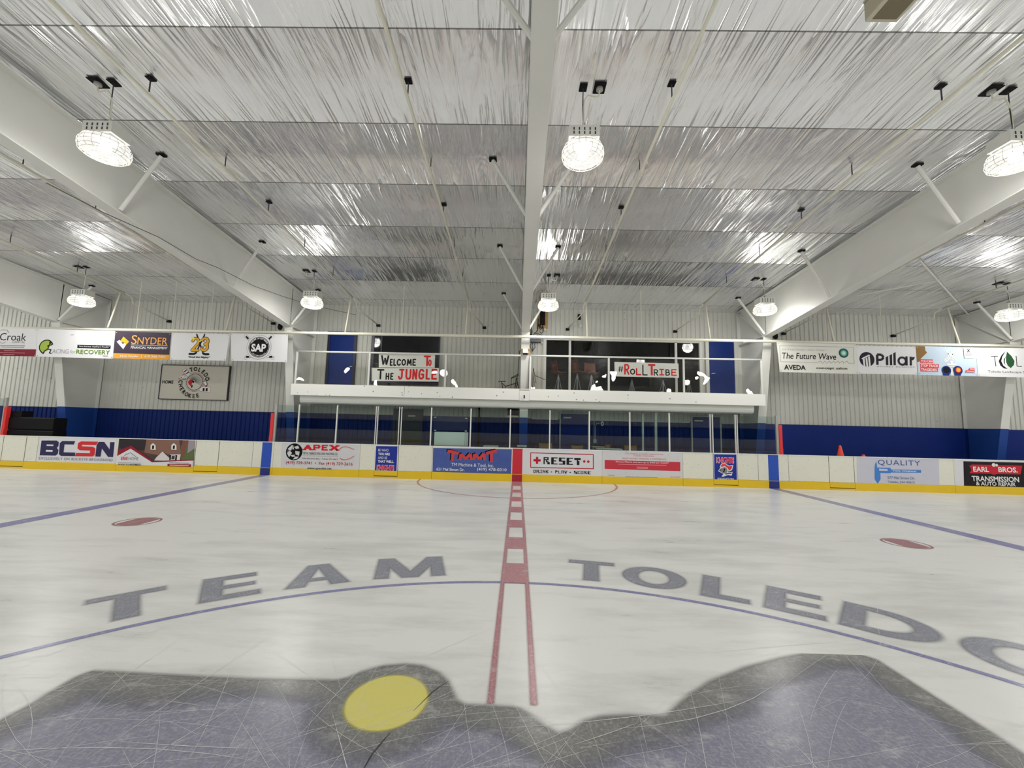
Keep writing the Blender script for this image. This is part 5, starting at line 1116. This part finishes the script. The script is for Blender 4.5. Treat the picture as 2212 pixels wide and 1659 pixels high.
s.stroke('border_line', GYT, [p for k in range(7) for p in ((830+k*70, 588), (850+k*70, 622), (868+k*64, 624))][:20], 5)
s.text('small_lettering', ink('pale_text', 165, 165, 160), 'Jodi & Lee Eckman • Salon Owners', 560, 412, 702, 38); s.text('lettering', K_, 'The Future Wave', 646, 512, 860, 100, bold=.008, shear=.15)
for r, c in ((76, (20, 66, 78)), (62, (40, 112, 112)), (46, (110, 170, 150)), (28, (190, 210, 190))): s.disc('teal_ball:%d' % r, ink('teal%d' % r, *c), 1196, 463, r)
s.text('lettering_bold', K_, 'AVEDA', 418, 690, 342, 78, bold=.02); s.text('lettering_bold', K_, 'concept salon', 1005, 708, 494, 50, bold=.012); s.done(t)
t, s = banner('white banner with a black column disc and rising black letters', Z4, [(1394, 345), (2340, 362), (2372, 805), (1432, 790)], VINYL)
DK = ink('ink_plum', 38, 34, 44, 1); s.disc('column_disc', DK, 1568, 562, 120)
for pl in ([(1480, 545), (1600, 485), (1620, 500), (1495, 562)], [(1500, 560), (1530, 548), (1545, 690), (1520, 690)], [(1545, 545), (1572, 530), (1588, 690), (1560, 690)], [(1585, 525), (1612, 512), (1630, 690), (1602, 690)]): s.poly('column_mark', VINYL, pl)
s.stroke('lettering', DK, [(1735, 650), (1730, 485), (1800, 490), (1832, 530), (1800, 570), (1738, 572)], 38, round_=False)
for x, yt in ((1888, 512), (1950, 482), (2008, 450)): s.poly('lettering', DK, [(x-22, yt+16), (x+16, yt-4), (x+20, 655), (x-16, 655)])
s.disc('lettering', DK, 2130, 590, 76, 42); s.poly('lettering', DK, [(2178, 515), (2214, 515), (2216, 660), (2180, 660)]); s.poly('lettering', DK, [(2246, 520), (2280, 520), (2284, 660), (2250, 660)]); s.poly('lettering', DK, [(2270, 560), (2290, 525), (2330, 528), (2318, 560), (2290, 580)])
s.text('small_lettering', DK, 'HOCKEY ACADEMY', 2030, 682, 600, 16, space=1.5); s.done(t)
Z5 = zoom(1912, 700, 7.373)
t, s = banner('sky blue banner with a railroad crossing sign and signal lamps', Z5, [(486, 350), (1436, 374), (1478, 832), (530, 808)], mat('sky_print', (.52, .64, .78, 1), .4, vary=.08))
s.poly('rust_shape', ink('rust', 128, 96, 50), [(488, 352), (632, 355), (640, 420), (668, 455), (610, 510), (560, 560), (548, 600), (508, 605)])
XR = ink('signred', 204, 64, 72)
for tx, cy, w, x0 in (('YOU CAN', 592, 200, 560), ('STOP TRACK', 665, 290, 562), ('TRAGEDIES.', 728, 272, 564)):
    s.rect('red_label', XR, x0+w/2, cy, w+8, 62); s.text('label_lettering', W_, tx, x0+w/2, cy, w-12, 40, bold=.02)
for pl in ([(950, 425), (1140, 600)], [(1130, 430), (945, 595)]): s.stroke('crossbuck', W_, pl, 46, round_=False)
for i, ch in enumerate('RAIL ROAD'):
    if ch != ' ': s.text('crossbuck_words', K_, ch, 960+i*20.5, 437+i*18.8, 15, 19)
for i, ch in enumerate('CROSSING'):
    if i not in (4,): s.text('crossbuck_words', K_, ch, 962+i*22, 578-i*19, 15, 19)
s.rect('track_plate', W_, 1055, 605, 46, 40); s.text('crossbuck_words', K_, '2', 1055, 604, 18, 26); s.rect('track_plate', W_, 1058, 643, 150, 30); s.text('crossbuck_words', K_, 'TRACKS', 1058, 643, 130, 18); s.rect('mast', ink('mast', 205, 205, 195), 1058, 760, 36, 120)
for cx in (972, 1155): s.disc('signal_hood', ink('signalblue', 30, 44, 110), cx, 738, 74); s.disc('signal_lens', ink('lensdark', 14, 14, 34, 1), cx, 732, 52); s.poly('signal_hood', ink('signalblue', 30, 44, 110), [(cx-60, 770), (cx+60, 770), (cx+45, 822), (cx-50, 822)])
s.disc('signal_glow', ink('glowred', 190, 60, 40), 1158, 732, 46); s.disc('signal_glow_core', ink('gloworange', 240, 160, 50), 1160, 732, 32); s.stroke('mast', ink('signalblue', 30, 44, 110), [(1000, 690), (1055, 678), (1115, 690)], 16)
s.rect('white_card', W_, 1322, 460, 148, 170); s.stroke('card_mark', K_, [(1302, 402), (1336, 448)], 12); s.stroke('card_mark', K_, [(1336, 402), (1302, 448)], 12); s.rect('card_print', ink('pinkprint', 225, 150, 158), 1322, 478, 110, 18); s.rect('card_print_grey', GYT, 1322, 502, 100, 8)
s.rect('small_red_label', XR, 1372, 718, 84, 36); s.rect('small_red_label', XR, 1345, 753, 146, 30); s.rect('label_print', W_, 1372, 718, 60, 10); s.rect('label_print', W_, 1345, 753, 116, 8); s.done(t)
t, s = banner('white banner with a green leaf mark, cut by the right edge', Z5, [(1440, 374), (2560, 395), (2610, 860), (1484, 832)], VINYL)
s.stroke('lettering', K_, [(1690, 512), (1790, 512)], 12); s.stroke('lettering', K_, [(1742, 512), (1762, 668)], 12); s.stroke('lettering', K_, [(2085, 512), (2100, 670), (2172, 676)], 12)
s.poly('dark_leaf', K_, [(1920, 425), (1850, 500), (1808, 590), (1835, 660), (1890, 705), (1950, 716), (1880, 660), (1848, 590), (1865, 520)])
s.poly('green_leaf', ink('leaf', 30, 74, 42), [(1938, 440), (2010, 510), (2058, 590), (2050, 650), (2000, 702), (1950, 660), (1925, 600), (1922, 540)]); s.poly('dark_leaf', K_, [(1930, 505), (1890, 560), (1888, 610), (1915, 655), (1902, 600), (1908, 550)])
s.text('lettering', K_, 'Toledo Landscape Supply', 2010, 768, 750, 46, bold=0); s.done(t)
# ---- home team sign on the wall
YH = YW-.07
Z = Z2; t = thing('team_sign', 'framed beige sign reading HOME with a round hockey emblem on the left wall', 'sign', (float(at_y(*Z2(780, 820), YH)[0]), YH, float(at_y(*Z2(780, 820), YH)[2])))
s = Sheet(YH, Z2); q = [s.P(*c) for c in ((330, 576), (1274, 598), (1236, 1068), (286, 1048))]
xa, xb = (q[0][0]+q[3][0])/2, (q[1][0]+q[2][0])/2; za, zb3 = (q[2][1]+q[3][1])/2, (q[0][1]+q[1][1])/2
MB().box(xa, xb, YH, YH+.06, za, zb3).build('panel', SIGNB, t)
f = .022; MB().box(xa-f, xa, YH-.02, YH+.065, za-f, zb3+f).box(xb, xb+f, YH-.02, YH+.065, za-f, zb3+f).box(xa, xb, YH-.02, YH+.065, za-f, za).box(xa, xb, YH-.02, YH+.065, zb3, zb3+f).build('frame', DARK, t)
s.text('home_lettering', K_, 'HOME', 407, 814, 156, 48, bold=.03)
SR = ink('emblemred', 176, 44, 46)
STK = [(612, 660), (660, 622), (722, 700), (690, 740)]; BLD = [(835, 905), (870, 945), (1000, 958), (1000, 888), (890, 884)]
s.stroke('emblem_outline', SR, STK+[STK[0]], 8); s.stroke('emblem_outline', SR, BLD+[BLD[0]], 8); s.disc('emblem_outline', SR, 785, 815, 134)
s.stroke('emblem_outline', SR, [(562, 768), (620, 712), (680, 690)], 8); s.stroke('emblem_outline', SR, [(562, 768), (650, 782)], 8)
s.poly('stick', W_, STK); s.poly('stick', W_, BLD); s.disc('emblem_ring', SIGNB, 785, 815, 129); s.disc('emblem_band', K_, 785, 815, 118); s.disc('emblem_band_inner', SIGNB, 785, 815, 108); 
for k in range(36): a = 2*PI*k/36; s.disc('emblem_bead', W_, 785+113*math.cos(a), 815+113*math.sin(a), 3.5, n=8)
for a, b in (((640, 672), (672, 646)), ((665, 700), (700, 678))): s.stroke('stick_tape', K_, [a, b], 12)
for x in (912, 955): s.rect('stick_tape', K_, x, 922, 26, 44)
for k in range(22):
    a = math.radians(-62+k*8.4); s.stroke('feather_line', ink('feathergrey', 96, 96, 96), [(762+22*math.sin(a)+6, 805-22*math.cos(a)), (785+100*math.sin(a+.05), 815-100*math.cos(a+.05))], 3.2)
s.poly('face', SR, [(728, 784), (752, 786), (760, 812), (748, 838), (744, 858), (738, 880), (722, 868), (726, 856), (704, 852), (700, 840), (704, 830), (692, 824), (702, 800)])
s.poly('hair', K_, [(752, 786), (778, 800), (782, 820), (766, 830), (756, 812)]); s.poly('hair', K_, [(738, 880), (752, 850), (760, 870), (748, 905)])
for pl in ([(568, 762), (605, 725), (640, 722), (648, 748), (610, 770)], [(640, 770), (655, 740), (680, 735), (676, 765), (655, 780)]): s.poly('feather', W_, pl)
s.poly('feather_tip', ink('navytip', 40, 44, 82), [(585, 752), (605, 738), (612, 756)]); s.poly('feather_tip', ink('navytip', 40, 44, 82), [(645, 770), (660, 755), (666, 772)]); s.poly('feather', W_, [(915, 815), (940, 800), (960, 840), (950, 870), (928, 850)]); s.stroke('feather_edge', K_, [(905, 808), (945, 800), (965, 845), (950, 885), (915, 835)], 5); s.poly('feather_tip_red', SR, [(925, 872), (962, 855), (950, 882)])
s.arc('arc_lettering', K_, 'TOLEDO', 785, 815, 182, -20, 75, 58, bold=.02, wf=.85); s.arc('arc_lettering', K_, 'CHEROKEE', 785, 815, 196, 270, 162, 56, bold=.02, flip=True, wf=.85)
s.done(t)
